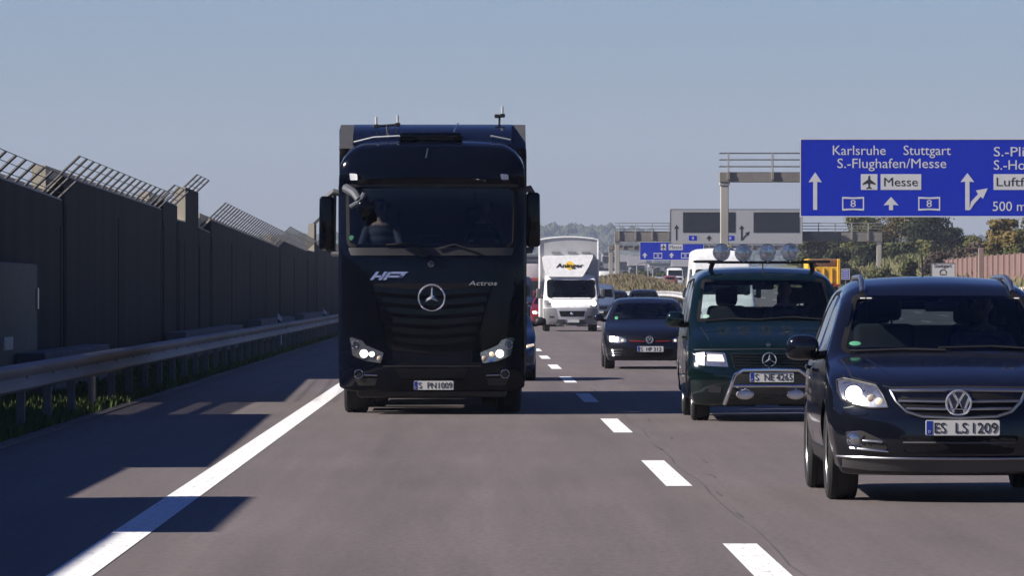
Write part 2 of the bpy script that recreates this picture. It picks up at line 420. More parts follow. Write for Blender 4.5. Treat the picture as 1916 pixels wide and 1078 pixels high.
def cut_shell(bm, poly, axis, sel):
    us = [p[0] for p in poly]; vs = [p[1] for p in poly]
    lo, hi, lv, hv = min(us), max(us), min(vs), max(vs); uvf = UV[axis]
    def near():
        fs = []
        for f in bm.faces:
            if not sel(f.calc_center_median()): continue
            q = [uvf(v.co) for v in f.verts]
            if max(a[0] for a in q) < lo or min(a[0] for a in q) > hi or max(a[1] for a in q) < lv or min(a[1] for a in q) > hv: continue
            fs.append(f)
        return fs
    k = len(poly)
    for i in range(k):
        a, b = poly[i], poly[(i + 1) % k]
        du, dv = b[0] - a[0], b[1] - a[1]
        if math.hypot(du, dv) < 1e-5: continue
        fs = near(); es = {e for f in fs for e in f.edges}; ve = {v for f in fs for v in f.verts}
        bmesh.ops.bisect_plane(bm, geom=list(ve) + list(es) + fs, plane_co=uv3(axis, *a), plane_no=uv3(axis, -dv, du).normalized(), dist=1e-5)
    dead = [f for f in near() if inside(uvf(f.calc_center_median()), poly)]
    bmesh.ops.delete(bm, geom=dead, context='FACES')

def mir(pts): return [(-a, b) for a, b in pts][::-1]

class Vehicle:
    def __init__(v, name, label, cat, Yf, X, shell, body_mat, group=None, z=0.0):
        v.Yf, v.X, v.sh = Yf, X, shell; v.root = thing(name, label, cat, (X, Yf, z), 0, group); v.body_mat = body_mat; v.z = z
    def f(v, px, py, dy=0.05):
        s = F / (v.Yf + dy); return ((px - VX) / s - v.X, H - v.z - (py - VY) / s)
    def fp(v, pts, dy=0.05): return [v.f(a, b, dy) for a, b in pts]
    def patch(v, name, pts, m, off=0.004, axis='F', parent=None, cell=0.07, thick=0.02, label=None, angle=50):
        return obj(name, patch_bm(v.sh.bvh, pts, axis, off, cell, thick), m, parent or v.root, angle=angle, label=label)
    def both(v, name, pts, m, off=0.004, axis='F', parent=None, **k):
        return [v.patch(name, pts, m, off, axis, parent, **k), v.patch(name, mir(pts), m, off, axis, parent, **k)]
    def sides(v, name, pts, m, off=0.004, **k):
        return [v.patch(name, pts, m, off, 'L', **k), v.patch(name, pts, m, off, 'R', **k)]
    def window(v, name, pts, axis, sel, band=0.03, m=None, frame=None, frit=0.0):
        """cut the opening, put in a rubber surround and a pane"""
        cut_shell(v.sh.bm, pts, axis, sel)
        c = (sum(p[0] for p in pts) / len(pts), sum(p[1] for p in pts) / len(pts))
        fr = NB(); bvh = v.sh.bvh
        k = len(pts)
        def off_pt(i, w):
            a, p, b = Vector(pts[i - 1]), Vector(pts[i]), Vector(pts[(i + 1) % k])
            t = (b - a).normalized(); n = Vector((t.y, -t.x))
            if n.dot(p - Vector(c)) < 0: n = -n
            return p + n * w
        rings = []
        for w, o in ((-band * .6, 0.001), (-band * .5, 0.008), (band * .35, 0.006), (band * .4, -0.01)):
            ring = []
            for i in range(k):
                q = off_pt(i, w); ring.append(fr.verts.new(project(bvh, axis, q.x, q.y, *c) - AX[axis] * o))
            rings.append(ring)
        for A, B in zip(rings[:-1], rings[1:]):
            for i in range(k): fr.faces.new((A[i], A[(i + 1) % k], B[(i + 1) % k], B[i]))
        bmesh.ops.recalc_face_normals(fr, faces=fr.faces[:])
        pane = v.patch(name, pts, m or M_GLASS, 0.002, axis, thick=0.0, cell=0.12)
        obj('surround', fr, frame or M_SEAL, pane)
        return pane
    def finish(v, name='body', label=None):
        bm = v.sh.bm
        return obj(name, bm, v.body_mat, v.root, angle=40, label=label)
    def wheel(v, x, y, Rr, w, rim_r=None, spokes=5, arch=True, rim=M_ALLOY):
        s = -1 if x < 0 else 1; rim_r = rim_r or Rr * .66
        b = NB(); h = w / 2
        prof = [(-h * .8, rim_r), (-h * .98, Rr * .86), (-h * .9, Rr * .955), (-h * .72, Rr), (-h * .42, Rr), (-h * .40, Rr - .008), (-h * .34, Rr - .008), (-h * .32, Rr),
                (h * .32, Rr), (h * .34, Rr - .008), (h * .40, Rr - .008), (h * .42, Rr), (h * .72, Rr), (h * .9, Rr * .955), (h * .98, Rr * .86), (h * .8, rim_r)]
        lathe(b, prof, 'X', (0, 0, 0), 40)
        t = obj('wheel', b, M_RUBBER, v.root, angle=30); t.location = (x, y, Rr)
        b = NB(); o = s * h
        lathe(b, [(o * .80, rim_r * 1.04), (o * .86, rim_r * .99), (o * .70, rim_r * .93), (o * .15, rim_r * .86), (-o * .5, rim_r * .86)], 'X', (0, 0, 0), 40)
        lathe(b, [(o * .1, .09), (o * .58, .075), (o * .64, .05), (o * .64, 0.0)], 'X', (0, 0, 0), 20)
        for k in range(spokes):
            a = 2 * math.pi * k / spokes
            p0 = Vector((o * .50, .05 * math.cos(a), .05 * math.sin(a))); p1 = Vector((o * .52, rim_r * .93 * math.cos(a), rim_r * .93 * math.sin(a)))
            tube(b, [p0, p0.lerp(p1, .5), p1], [.040, .030, .034], 6)
        obj('rim', b, rim, t, angle=35)
        b = NB(); lathe(b, [(o * .05, rim_r * .6), (o * .1, rim_r * .6)], 'X', (0, 0, 0), 24); obj('brake_disc', b, M_SATIN, t)
        return t
    def arches(v, ys, Rr, wi, half, zc=None, lip=True):
        for y in ys:
            n = 22; zc_ = zc if zc is not None else Rr
            poly = [(y + Rr * math.cos(2 * math.pi * i / n), zc_ + Rr * math.sin(2 * math.pi * i / n)) for i in range(n)]
            cut_shell(v.sh.bm, poly, 'L', lambda c: abs(c.x) > half)
            b = NB()
            for s in (-1, 1):
                A, B = [], []
                for i in range(21):
                    t = R(-25) + R(230) * i / 20; yy, zz = y + (Rr + .004) * math.cos(t), zc_ + (Rr + .004) * math.sin(t)
                    A.append(b.verts.new((s * (half + .22), yy, zz))); B.append(b.verts.new((s * (half - wi), yy, zz)))
                for i in range(20): b.faces.new((A[i], A[i + 1], B[i + 1], B[i]))
                b.faces.new(B)
            obj('wheel_arch_liner', b, M_BLACKP, v.root, angle=60)
    def plate(v, px, py, w, h, txt, dy=0.0, y=None):
        """number plate: centre pixel, size in metres, list of (text, x0, x1) in plate widths"""
        x, z = v.f(px, py, dy)
        hit = v.sh.bvh.ray_cast(Vector((x, -5, z)), Vector((0, 1, 0))); yy = min([q_[0].y for q_ in (v.sh.bvh.ray_cast(Vector((x + i_ * w * .5, -5, z + k_ * h * .5)), Vector((0, 1, 0))) for i_ in (-1, 0, 1) for k_ in (-1, 1)) if q_[0]] or [0]) - .042 if y is None else y
        b = NB(); prism(b, rpoly([(x - w / 2, z - h / 2), (x + w / 2, z - h / 2), (x + w / 2, z + h / 2), (x - w / 2, z + h / 2)], .012, 3), yy, yy + .03)
        p = obj('number_plate', b, M_PLATE, v.root)
        b = NB(); prism(b, [(x - w / 2 + .004, z - h / 2 + .006), (x - w / 2 + w * .092, z - h / 2 + .006), (x - w / 2 + w * .092, z + h / 2 - .006), (x - w / 2 + .004, z + h / 2 - .006)], yy - .002, yy + .01)
        bl = obj('blue_band', b, M_PLATEB, p)
        for t, a, c in txt: b = NB(); text(b, t, x - w / 2 + w * a, x - w / 2 + w * c, z - h * .33, h * .66, yy - .0005, .003); obj('characters', b, M_INK, p)
        b = NB(); text(b, 'D', x - w / 2 + w * .035, x - w / 2 + w * .062, z - h * .33, h * .17, yy - .0025, .002); obj('country_letter', b, M_PLATE, bl)
        return p
    def star(v, px, py, r, dy=0.0, m=M_BADGE, parent=None):
        x, z = v.f(px, py, dy); hit = v.sh.bvh.ray_cast(Vector((x, -5, z)), Vector((0, 1, 0))); y = (hit[0].y if hit[0] else 0) - .03
        b = NB(); tube(b, [(x + r * .93 * math.cos(2 * math.pi * i / 28), y, z + r * .93 * math.sin(2 * math.pi * i / 28)) for i in range(28)], r * .075, 6, closed=True)
        for k in range(3):
            a = math.pi / 2 + 2 * math.pi * k / 3; d = Vector((math.cos(a), math.sin(a))); n = Vector((-d.y, d.x))
            c0 = b.verts.new((x, y - r * .1, z)); tip = b.verts.new((x + d.x * r * .92, y, z + d.y * r * .92))
            e1 = d.lerp(n, .5).normalized(); q = r * .21
            a1 = Vector((math.cos(a + math.pi / 3), math.sin(a + math.pi / 3))); a2 = Vector((math.cos(a - math.pi / 3), math.sin(a - math.pi / 3)))
            l = b.verts.new((x + a1.x * q, y + .01, z + a1.y * q)); rr = b.verts.new((x + a2.x * q, y + .01, z + a2.y * q))
            b.faces.new((c0, tip, l)); b.faces.new((c0, rr, tip))
        bmesh.ops.recalc_face_normals(b, faces=b.faces[:])
        return obj('star_badge', b, m, parent or v.root, angle=25)
    def vw(v, px, py, r, dy=0.0):
        x, z = v.f(px, py, dy); hit = v.sh.bvh.ray_cast(Vector((x, -5, z)), Vector((0, 1, 0))); y = (hit[0].y if hit[0] else 0) - .035
        b = NB(); lathe(b, [(y + .03, r * 1.02), (y + .01, r), (y + .008, 0)], 'Y', (x, 0, z), 28)
        base = obj('round_badge', b, mat('badge_blue', (.02, .035, .12), .3, coat=1), v.root)
        b = NB(); tube(b, [(x + r * .93 * math.cos(2 * math.pi * i / 28), y, z + r * .93 * math.sin(2 * math.pi * i / 28)) for i in range(28)], r * .10, 6, closed=True)
        for ln in ([(-.42, .74), (-.02, -.02 + .1), (.02, .1), (.42, .74)], [(-.78, .36), (-.38, -.72), (-.02, .0), (.02, .0), (.38, -.72), (.78, .36)]):
            prism(b, [(x + q[0] * r, z + q[1] * r) for q in ribbon(ln, .19)], y - .004, y + .01)
        obj('badge_ring', b, M_BADGE, base)
        return base

def seat(v, x, y, z, m=M_INTER, w=.48, h=.62, head=True):
    b = NB()
    box(b, (x, y - .05, z), (w, .50, .16), .05, 3)
    box(b, (x, y + .26, z + h / 2), (w, .16, h + .1), .06, 3, rot=Matrix.Rotation(R(-12), 3, 'X').to_euler())
    o = obj('seat', b, m, v.root)
    if head:
        b = NB(); box(b, (x, y + .36, z + h + .17), (.27, .11, .2), .045, 3); tube(b, [(x - .06, y + .35, z + h), (x - .06, y + .36, z + h + .12)], .008, 6); tube(b, [(x + .06, y + .35, z + h), (x + .06, y + .36, z + h + .12)], .008, 6)
        obj('headrest', b, m, o)
    return o
def steering(v, x, y, z, r=.19, tilt=25):
    b = NB(); rot = Matrix.Rotation(R(tilt), 4, 'X'); mt = Matrix.Translation((x, y, z)) @ rot
    tube(b, [mt @ Vector((r * math.cos(2 * math.pi * i / 28), 0, r * math.sin(2 * math.pi * i / 28))) for i in range(28)], .015, 8, closed=True)
    for a in (R(190), R(350), R(270)): tube(b, [mt @ Vector((0, -.02, 0)), mt @ Vector((r * math.cos(a), 0, r * math.sin(a)))], .018, 6)
    sphere(b, mt @ Vector((0, -.01, 0)), .06, (1, .5, 1), 12)
    tube(b, [(x, y - .02, z), (x, y - .3, z - .14)], .03, 8)
    return obj('steering_wheel', b, mat('steering_rim', (.05, .05, .052), .45), v.root)
def mirror(v, c, d, m, s, foot, cap=None, bev=.03):
    """door mirror: housing, glass at the back, foot running to the door"""
    b = NB()
    for q in sphere(b, (0, 0, 0), 1, n=24):
        f_ = lambda t, e: math.copysign(abs(t) ** e, t)
        q.co = Vector((c[0] + f_(q.co.x, .62) * d[0] / 2 * (1 - .12 * q.co.z), c[1] + f_(q.co.y, .8) * d[1] / 2 * (1.25 if q.co.y < 0 else 1), c[2] + f_(q.co.z, .62) * d[2] / 2))
    o = obj('door_mirror', b, m, v.root, angle=60)
    b = NB(); box(b, (c[0], c[1] + d[1] / 2 + .002, c[2]), (d[0] * .82, .006, d[2] * .76), .002, 1); obj('mirror_glass', b, M_CHROME, o)
    b = NB(); tube(b, [(c[0] - s * d[0] * .3, c[1], c[2] - d[2] * .35), foot], [.035, .03], 8); obj('mirror_foot', b, cap or M_BLACKP, o)
    return o
def wiper(v, pts, dy_off=.015, name='wiper', r=.012):
    """a wiper lying on the windscreen: points in x,z"""
    b = NB(); c = pts[len(pts) // 2]; P3 = []
    for i in range(len(pts) - 1):
        for j in range(6):
            t = j / 6; P3.append((pts[i][0] * (1 - t) + pts[i + 1][0] * t, pts[i][1] * (1 - t) + pts[i + 1][1] * t))
    P3.append(pts[-1])
    tube(b, [project(v.sh.bvh, 'F', x, z, 0, c[1]) - Vector((0, dy_off, -.004)) for x, z in P3], r, 6)
    return obj(name, b, M_BLACKP, v.root)
def curve_on(v, name, pts, r, m, off=.01, axis='F', parent=None, n=8, sub=6):
    """round trim strip following the surface"""
    q = []
    for i in range(len(pts) - 1):
        for j in range(sub):
            t = j / sub; q.append((pts[i][0] * (1 - t) + pts[i + 1][0] * t, pts[i][1] * (1 - t) + pts[i + 1][1] * t))
    q.append(pts[-1]); cu = sum(p[0] for p in q) / len(q); cv = sum(p[1] for p in q) / len(q)
    b = NB(); tube(b, [project(v.sh.bvh, axis, a, c, cu, cv) - AX[axis] * off for a, c in q], r, n)
    return obj(name, b, m, parent or v.root)
def lamp_disc(v, name, x, z, r, m, parent, off=.006, dome=.5, axis='F', rim=None):
    p = project(v.sh.bvh, axis, x, z, x, z)
    b = NB(); y = p.y - off
    lathe(b, [(y + .03, r), (y, r * .96), (y - r * dome * .5, r * .75), (y - r * dome * .75, r * .4), (y - r * dome * .8, 0)], 'Y', (p.x, 0, p.z), 20)
    o = obj(name, b, m, parent)
    if rim:
        b = NB(); tube(b, [(p.x + r * 1.08 * math.cos(2 * math.pi * i / 24), y - .002, p.z + r * 1.08 * math.sin(2 * math.pi * i / 24)) for i in range(24)], r * .1, 6, closed=True); obj('lamp_ring', b, rim, parent)
    return o
# ------------------------------------------------------------------ setting: ground, roads, markings
def smooth(a, b, x):
    t = max(0.0, min(1.0, (x - a) / (b - a))); return t * t * (3 - 2 * t)
def z_opp(Y): return 1.9 * smooth(230, 620, Y)
def z_med(Y): return 0.15 + 2.6 * smooth(180, 500, Y)
def gz(X, Y):
    """terrain height"""
    z = 0.0
    if X < -10: z = 3.2 * smooth(-10, -26, X) if False else 2.6 * smooth(0, 1, (-10 - X) / 18)
    m = smooth(10.2, 11.6, X) * (1 - smooth(12.6, 14.2, X))
    zo = z_opp(Y) * smooth(11.5, 14, X)
    z += m * (z_med(Y) - zo) + zo
    z += (3.0 * smooth(30, 38, X) + 3.2 * smooth(44, 90, X)) * smooth(120, 330, Y)
    z -= 2.5 * smooth(700, 1100, Y) * smooth(14, 60, abs(X - 8))
    return z
M_GRASS = mat('meadow', (0.050, 0.062, 0.020), 0.95, var=.3, scale=.35, bump=.4, bscale=6, rgb2=(0.13, 0.11, 0.045))
def asphalt():
    m = mat('asphalt', (0.128, 0.110, 0.106), 0.74, scale=.9, rgb2=(0.152, 0.130, 0.126), stretch=(2.2, 0.04, 1), bump=.16, bscale=120, spec=.25, contrast=(.30, .72))
    nt = m.node_tree; b_ = nt.nodes['Principled BSDF']; base = b_.inputs['Base Color'].links[0].from_socket; tc = next(n for n in nt.nodes if n.type == 'TEX_COORD')
    def layer(scale, st, lo, hi, prev, det=5):
        mp = nt.nodes.new('ShaderNodeMapping'); mp.inputs['Scale'].default_value = st; nz = nt.nodes.new('ShaderNodeTexNoise'); nz.inputs['Scale'].default_value = scale; nz.inputs['Detail'].default_value = det
        cr = nt.nodes.new('ShaderNodeValToRGB'); cr.color_ramp.elements[0].position = .32; cr.color_ramp.elements[1].position = .68; cr.color_ramp.elements[0].color = (lo, lo, lo, 1); cr.color_ramp.elements[1].color = (hi, hi, hi, 1)
        mx = nt.nodes.new('ShaderNodeMix'); mx.data_type = 'RGBA'; mx.blend_type = 'MULTIPLY'; mx.inputs[0].default_value = 1
        nt.links.new(tc.outputs['Object'], mp.inputs[0]); nt.links.new(mp.outputs[0], nz.inputs['Vector']); nt.links.new(nz.outputs[0], cr.inputs[0]); nt.links.new(prev, mx.inputs[6]); nt.links.new(cr.outputs[0], mx.inputs[7]); return mx.outputs[2]
    c = layer(5.0, (1, .035, 1), .93, 1.05, base); c = layer(22, (1, .25, 1), .88, 1.10, c); c = layer(.35, (1, .5, 1), .93, 1.05, c)
    # wheel tracks worn into each lane
    sp = nt.nodes.new('ShaderNodeSeparateXYZ'); m1 = nt.nodes.new('ShaderNodeMath'); m1.operation = 'MULTIPLY_ADD'; m1.inputs[1].default_value = 2 * math.pi / 1.93; m1.inputs[2].default_value = .9
    m2 = nt.nodes.new('ShaderNodeMath'); m2.operation = 'SINE'; m3 = nt.nodes.new('ShaderNodeMath'); m3.operation = 'MULTIPLY_ADD'; m3.inputs[1].default_value = .045; m3.inputs[2].default_value = .985
    mx = nt.nodes.new('ShaderNodeMix'); mx.data_type = 'RGBA'; mx.blend_type = 'MULTIPLY'; mx.inputs[0].default_value = 1
    nt.links.new(tc.outputs['Object'], sp.inputs[0]); nt.links.new(sp.outputs['X'], m1.inputs[0]); nt.links.new(m1.outputs[0], m2.inputs[0]); nt.links.new(m2.outputs[0], m3.inputs[0]); nt.links.new(c, mx.inputs[6]); nt.links.new(m3.outputs[0], mx.inputs[7])
    nt.links.new(mx.outputs[2], b_.inputs['Base Color']); return m
M_ASPH = asphalt()
M_LINE = mat('road_paint', (0.50, 0.49, 0.47), 0.65, rgb2=(0.80, 0.80, 0.78), scale=9, stretch=(3, .35, 1), bump=.2, bscale=90, contrast=(.28, .44))
xs = sorted(set([-1300, -700, -400, -200, -120, -70, -45] + list(range(-30, 46, 1)) + [10.2, 10.6, 11, 11.6, 12.6, 13.2, 13.8, 50, 56, 64, 74, 90, 120, 200, 400, 700, 1300]))
ys_ = sorted(set([-140, -60, 0] + list(range(20, 760, 12)) + [780, 820, 880, 950, 1050, 1200, 1500, 1900, 2400, 3050, 5050, 7400]))
b = NB(); g = [[b.verts.new((x, y, gz(x, y) - 0.02)) for x in xs] for y in ys_]
for j in range(len(ys_) - 1):
    for i in range(len(xs) - 1): b.faces.new((g[j][i], g[j][i + 1], g[j + 1][i + 1], g[j + 1][i]))
setp(obj('ground', b, M_GRASS), kind='structure')
def strip(x0, x1, y0, y1, zf, step=20, nx=1, bmx=None):
    bm_ = bmx or NB(); n = max(1, int((y1 - y0) / step)); prev = None
    for i in range(n + 1):
        y = y0 + (y1 - y0) * i / n; row = [bm_.verts.new((x0 + (x1 - x0) * k / nx, y, zf(y))) for k in range(nx + 1)]
        if prev:
            for k in range(nx): bm_.faces.new((prev[k], prev[k + 1], row[k + 1], row[k]))
        prev = row
    return bm_
setp(obj('road', strip(-4.73, 10.1, -130, 1000, lambda y: 0.0), M_ASPH), kind='structure')
setp(obj('opposite_carriageway', strip(14.4, 30.0, -130, 1000, lambda y: z_opp(y) + .01, 4), M_ASPH), kind='structure')
b = NB()
box(b, (-4.80, 435, -.01), (.16, 1130, .05), 0)
setp(obj('road_edge_strip', b, mat('concrete_edge', (.16, .14, .13), .9, var=.3, bump=.2)), kind='structure')
b = strip(-2.345, -2.095, -100, 900, lambda y: .004); strip(9.45, 9.65, -100, 900, lambda y: .004, bmx=b)
setp(obj('edge_line', b, M_LINE), kind='structure')
b = NB(); y = 46.4 - 17.72 * 8
while y < 700:
    for x in (1.615, 5.45): strip(x - .105, x + .105, y, y + 7.1, lambda q: .004, bmx=b)
    y += 17.72
for k in range(60):
    for x in (18.3, 22.0, 25.7): strip(x - .08, x + .08, -60 + 18 * k, -54 + 18 * k, lambda q: z_opp(q) + .016, bmx=b)
setp(obj('lane_dashes', b, M_LINE), kind='structure')
# ruts and repair seams: thin darker sheets let into the asphalt
b = NB(); rnd = random.Random(4)
def wavy(x, y0, y1, w, bm_):
    n = max(2, int((y1 - y0) / 1.5)); prev = None
    for i in range(n + 1):
        yy = y0 + (y1 - y0) * i / n; xx = x + .02 * math.sin(yy * .7) + rnd.uniform(-.012, .012); ww = w * rnd.uniform(.5, 1.2)
        r_ = (bm_.verts.new((xx - ww, yy, .0025)), bm_.verts.new((xx + ww, yy, .0025)))
        if prev: bm_.faces.new((prev[0], prev[1], r_[1], r_[0]))
        prev = r_
wavy(1.80, 30, 60, .007, b); wavy(1.84, 62, 95, .008, b); wavy(5.2, 25, 190, .008, b)
for k in range(14): wavy(rnd.uniform(1.7, 2.1), 40 + k * 4.3, 41.0 + k * 4.3, .012, b)
setp(obj('road_seams', b, mat('tar_seam', (.085, .079, .079), .7)), kind='structure')

# verge grass, left of the hard shoulder (nobody could count the blades)
def grass(name, n, fx, fy, fz, hgt, m, seed, wid=.02, lean=.5):
    r_ = random.Random(seed); b = NB()
    for _ in range(n):
        y = fy(r_); x = fx(r_, y); z = fz(x, y); h_ = hgt * r_.uniform(.4, 1.2); a = r_.uniform(0, math.pi); w = wid * r_.uniform(.6, 1.5)
        dx, dy = math.cos(a) * w, math.sin(a) * w; lx, ly = r_.uniform(-lean, lean) * h_, r_.uniform(-lean, lean) * h_
        b.faces.new((b.verts.new((x - dx, y - dy, z - .02)), b.verts.new((x + dx, y + dy, z - .02)), b.verts.new((x + dx * .5 + lx * .5, y + dy * .5 + ly * .5, z + h_ * .6)), b.verts.new((x + lx, y + ly, z + h_))))
    return setp(obj(name, b, m, smooth=False), kind='stuff')
M_BLADE = mat('verge_blades', (.034, .075, .014), .85, rgb2=(.10, .13, .026), scale=1.3)
M_DRY = mat('dry_blades', (.175, .135, .08), .9, rgb2=(.115, .112, .052), scale=.10, contrast=(.4, .75))
grass('verge_grass', 42000, lambda r_, y: -4.86 - abs(r_.gauss(0, .8)), lambda r_: 55 + 260 * r_.random() ** 1.6, lambda x, y: 0, .13, M_BLADE, 1)
grass('median_grass', 30000, lambda r_, y: r_.uniform(10.6, 14.0), lambda r_: 235 + 480 * r_.random(), gz, .4, M_DRY, 2, .03)
grass('bank_grass', 12000, lambda r_, y: r_.uniform(30.4, 46), lambda r_: 290 + 330 * r_.random(), gz, .5, mat('bank_blades', (.19, .15, .07), .9, rgb2=(.10, .12, .04), scale=.08), 3, .07)

# ------------------------------------------------------------------ left side: crash barrier, noise wall, marker posts
M_GALV = mat('shaded_steel', (.15, .146, .15), .65, .2, rgb2=(.25, .235, .24), scale=.8, stretch=(1, .25, 1))  # darker copy of the barrier steel, the wall's shade is in its colour
M_GALVB = mat('sunlit_steel', (.42, .42, .42), .5, .3, rgb2=(.60, .59, .58), scale=.8, stretch=(1, .25, 1))  # paler copy for the median beams, sunlight is in its colour
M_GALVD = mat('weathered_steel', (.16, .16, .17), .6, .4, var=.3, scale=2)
def w_beam(x, y0, y1, zf, face=1, step=8.0):
    prof = [(0, .31), (.03, .305), (.075, .27), (.075, .235), (.02, .18), (.0, .155), (.02, .13), (.075, .075), (.075, .04), (.03, .005), (0, 0)]
    b = NB(); n = int((y1 - y0) / step); prev = None
    for i in range(n + 1):
        y = y0 + (y1 - y0) * i / n; z = zf(y)
        row = [b.verts.new((x + face * a, y, z + c)) for a, c in prof] + [b.verts.new((x + face * (a - .012), y, z + c)) for a, c in prof[::-1]]
        if prev:
            k = len(row)
            for j in range(k): b.faces.new((prev[j], prev[(j + 1) % k], row[(j + 1) % k], row[j]))
        prev = row
    bmesh.ops.recalc_face_normals(b, faces=b.faces[:]); return b
gr = thing('crash_barrier', 'dull steel crash barrier along the grass at the foot of the concrete wall', 'crash barrier', (-4.98, 40, 0))
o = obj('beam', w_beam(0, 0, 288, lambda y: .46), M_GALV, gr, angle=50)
b = NB(); box(b, (-.06, 0, .33), (.10, .06, .80), .008, 1); box(b, (-.005, 0, .62), (.05, .12, .2), .008, 1)
for s in (-1, 1): pass
pm = bpy.data.meshes.new('post'); b.to_mesh(pm); b.free(); pm.materials.append(M_GALVD)
for k in range(72): link('post', pm, gr, (0, .4 + 4 * k, 0))

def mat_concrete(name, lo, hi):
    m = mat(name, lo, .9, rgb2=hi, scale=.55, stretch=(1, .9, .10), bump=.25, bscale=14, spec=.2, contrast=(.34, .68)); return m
M_CONC = mat_concrete('shaded_concrete', (.020, .021, .020), (.038, .037, .034))  # the shade on the road face is put into this dark concrete
M_CONC2 = mat_concrete('sunlit_concrete', (.42, .375, .29), (.60, .55, .44))  # same concrete paler: sunlight painted on near ends, lips and stubs
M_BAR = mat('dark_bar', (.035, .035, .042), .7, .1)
WX = -7.3
WALL_KINDS = []
def wall_panel(Y0, Y1, h0, h1, label, stub=.48, bars=True, tall=False, recess=None, wire=3, group='panels of the concrete noise wall', barlen=.38):
    t = thing('noise_wall', label, 'noise wall', (WX, Y0, 0), 0, group); L = Y1 - Y0; g_ = .002
    def sect(h):   # closed outline: face, leaning lip, trough, back stub
        if tall: return [(0, 0), (0, 3.1), (0, 3.3), (0, h), (-.24, h), (-.40, 3.3), (-.62, 3.1), (-.62, 0)]
        return [(-.30, 0), (-.30, h - .36), (0, h - .04), (-.03, h), (-.29, h - .26), (-.30, h + stub - .33), (-.54, h + stub - .33), (-.54, 0)]
    def full(h):   # behind the near end the road face rises straight to the lip
        q = sect(h); return q if tall else [(0, 0), (0, h - .36)] + q[2:]
    ya = min(.5, L * .4); hm_ = h0 + (h1 - h0) * ya / L
    b = NB(); rings = [[b.verts.new((x, y, z)) for x, z in f_(h)] for y, h, f_ in ((g_, h0, sect), (ya, hm_, sect), (ya, hm_, full), (L - g_, h1, full))]
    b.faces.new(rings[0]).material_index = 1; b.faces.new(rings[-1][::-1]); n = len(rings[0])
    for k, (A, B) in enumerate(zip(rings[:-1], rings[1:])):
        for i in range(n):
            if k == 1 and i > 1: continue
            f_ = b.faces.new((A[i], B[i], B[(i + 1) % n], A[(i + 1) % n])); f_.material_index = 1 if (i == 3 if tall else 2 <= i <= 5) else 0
    bmesh.ops.remove_doubles(b, verts=b.verts[:], dist=1e-4)
    # pilasters on the road face
    k = max(1, int(L / 13))
    for i in range(k + 1):
        y = min(L - .3, max(.9, L * i / k)); h = h0 + (h1 - h0) * y / L
        if tall: break
        box(b, (.003, y, (h - .5) / 2), (.03, .45, h - .5), .01, 1)
    bmesh.ops.recalc_face_normals(b, faces=b.faces[:])
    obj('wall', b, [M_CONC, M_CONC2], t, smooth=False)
    if bars:
        b = NB(); n = max(2, int(L / 1.9)); tip = []
        for i in range(n + 1):
            y = .25 + (L - .5) * i / n; h = h0 + (h1 - h0) * y / L
            p0 = Vector((-.27, y, h - .20)); p1 = Vector((-.09, y, h - .04)); p2 = p1 + Vector((barlen, 0, barlen * .95))
            tube(b, [p0, p1, p2], .026, 5); tip.append((p1, p2))
        for w in range(wire):
            f = (w + 1) / wire
            for (a, c), (d, e) in zip(tip[:-1], tip[1:]): tube(b, [a.lerp(c, f), d.lerp(e, f)], .007, 4, caps=False)
        obj('climb_guard', b, M_BAR, t, smooth=False)
    return t
def wy(px): return -WX * F / (VX - px)
def wh(px, py): return H + (VY - py) * -WX / (VX - px)
wall_panel(14, 36.2, 3.74, 3.74, 'concrete wall panel nearest the camera, throwing the first shade on the shoulder', bars=False)
wall_panel(36.2, 42.7, 4.18, 4.18, 'short tall wall panel whose shadow reaches past the white edge line', bars=False)
wall_panel(42.7, 50.3, 3.16, 3.16, 'low wall panel that lets a patch of sun onto the shoulder', bars=False)
wall_panel(50.3, 72.8, 3.68, 3.50, 'long wall panel before the slatted gap in the wall', bars=False)
t = thing('light_slats', 'unseen slats added in a gap of the concrete wall to thin the sunlight', 'light screen', (WX - .3, 72.8, 0))  # unseen slats added here, spaced to thin the sun on the shoulder
b = NB()
for k in range(60): box(b, (0, .12 + k * .136, 1.65), (.04, .10, 3.3), 0)
obj('slats', b, M_GALVD, t, smooth=False)
b = NB(); box(b, (-.06, 4.1, .5), (.05, 8.1, .1)); box(b, (-.06, 4.1, 3.0), (.05, 8.1, .1)); obj('rail', b, M_GALVD, t, smooth=False)
wall_panel(81.0, wy(117), 3.42, wh(115, 371), 'wall panel under the first run of leaning bars, with a grey door at its foot', barlen=.36)
wall_panel(wy(117), wy(303), wh(148, 334), wh(302, 389), 'long wall panel with a high near end and the longest row of leaning bars')
wall_panel(wy(303), wy(332), wh(322, 377), wh(332, 383), 'short raised wall panel just before the tall concrete pier', barlen=.38)
wall_panel(wy(332), wy(347), wh(341, 412), wh(347, 413), 'low stub of wall right before the tall concrete pier', bars=False, stub=.3)
wall_panel(wy(347), wy(371.5), 4.19, 4.17, 'tall concrete pier standing above the rest of the wall, its near end sunlit', tall=True)
wall_panel(wy(371), wy(394), wh(375, 424), wh(393, 433), 'low stub of wall right beyond the tall concrete pier', bars=False, stub=.7)
wall_panel(wy(394), wy(523), wh(413, 414), wh(522, 461), 'wall panel with closely set bars beyond the tall pier', barlen=.50)
wall_panel(wy(523), wy(575), wh(537, 450), wh(575, 469), 'farther wall panel with faint bars before the second pier', barlen=.50)
wall_panel(wy(575), wy(588), wh(578, 468), wh(588, 470), 'low stub of wall right before the second pier', bars=False, stub=.3)
wall_panel(wy(588), wy(592), 4.65, 4.65, 'second, farther concrete pier beside the truck mirror', tall=True)
wall_panel(wy(592), wy(645), wh(598, 458), wh(645, 480), 'farthest wall panel, running behind the truck', barlen=.38)
M_PLINTH = mat('plinth_concrete', (.12, .118, .12), .9, rgb2=(.18, .175, .18), scale=1.2)
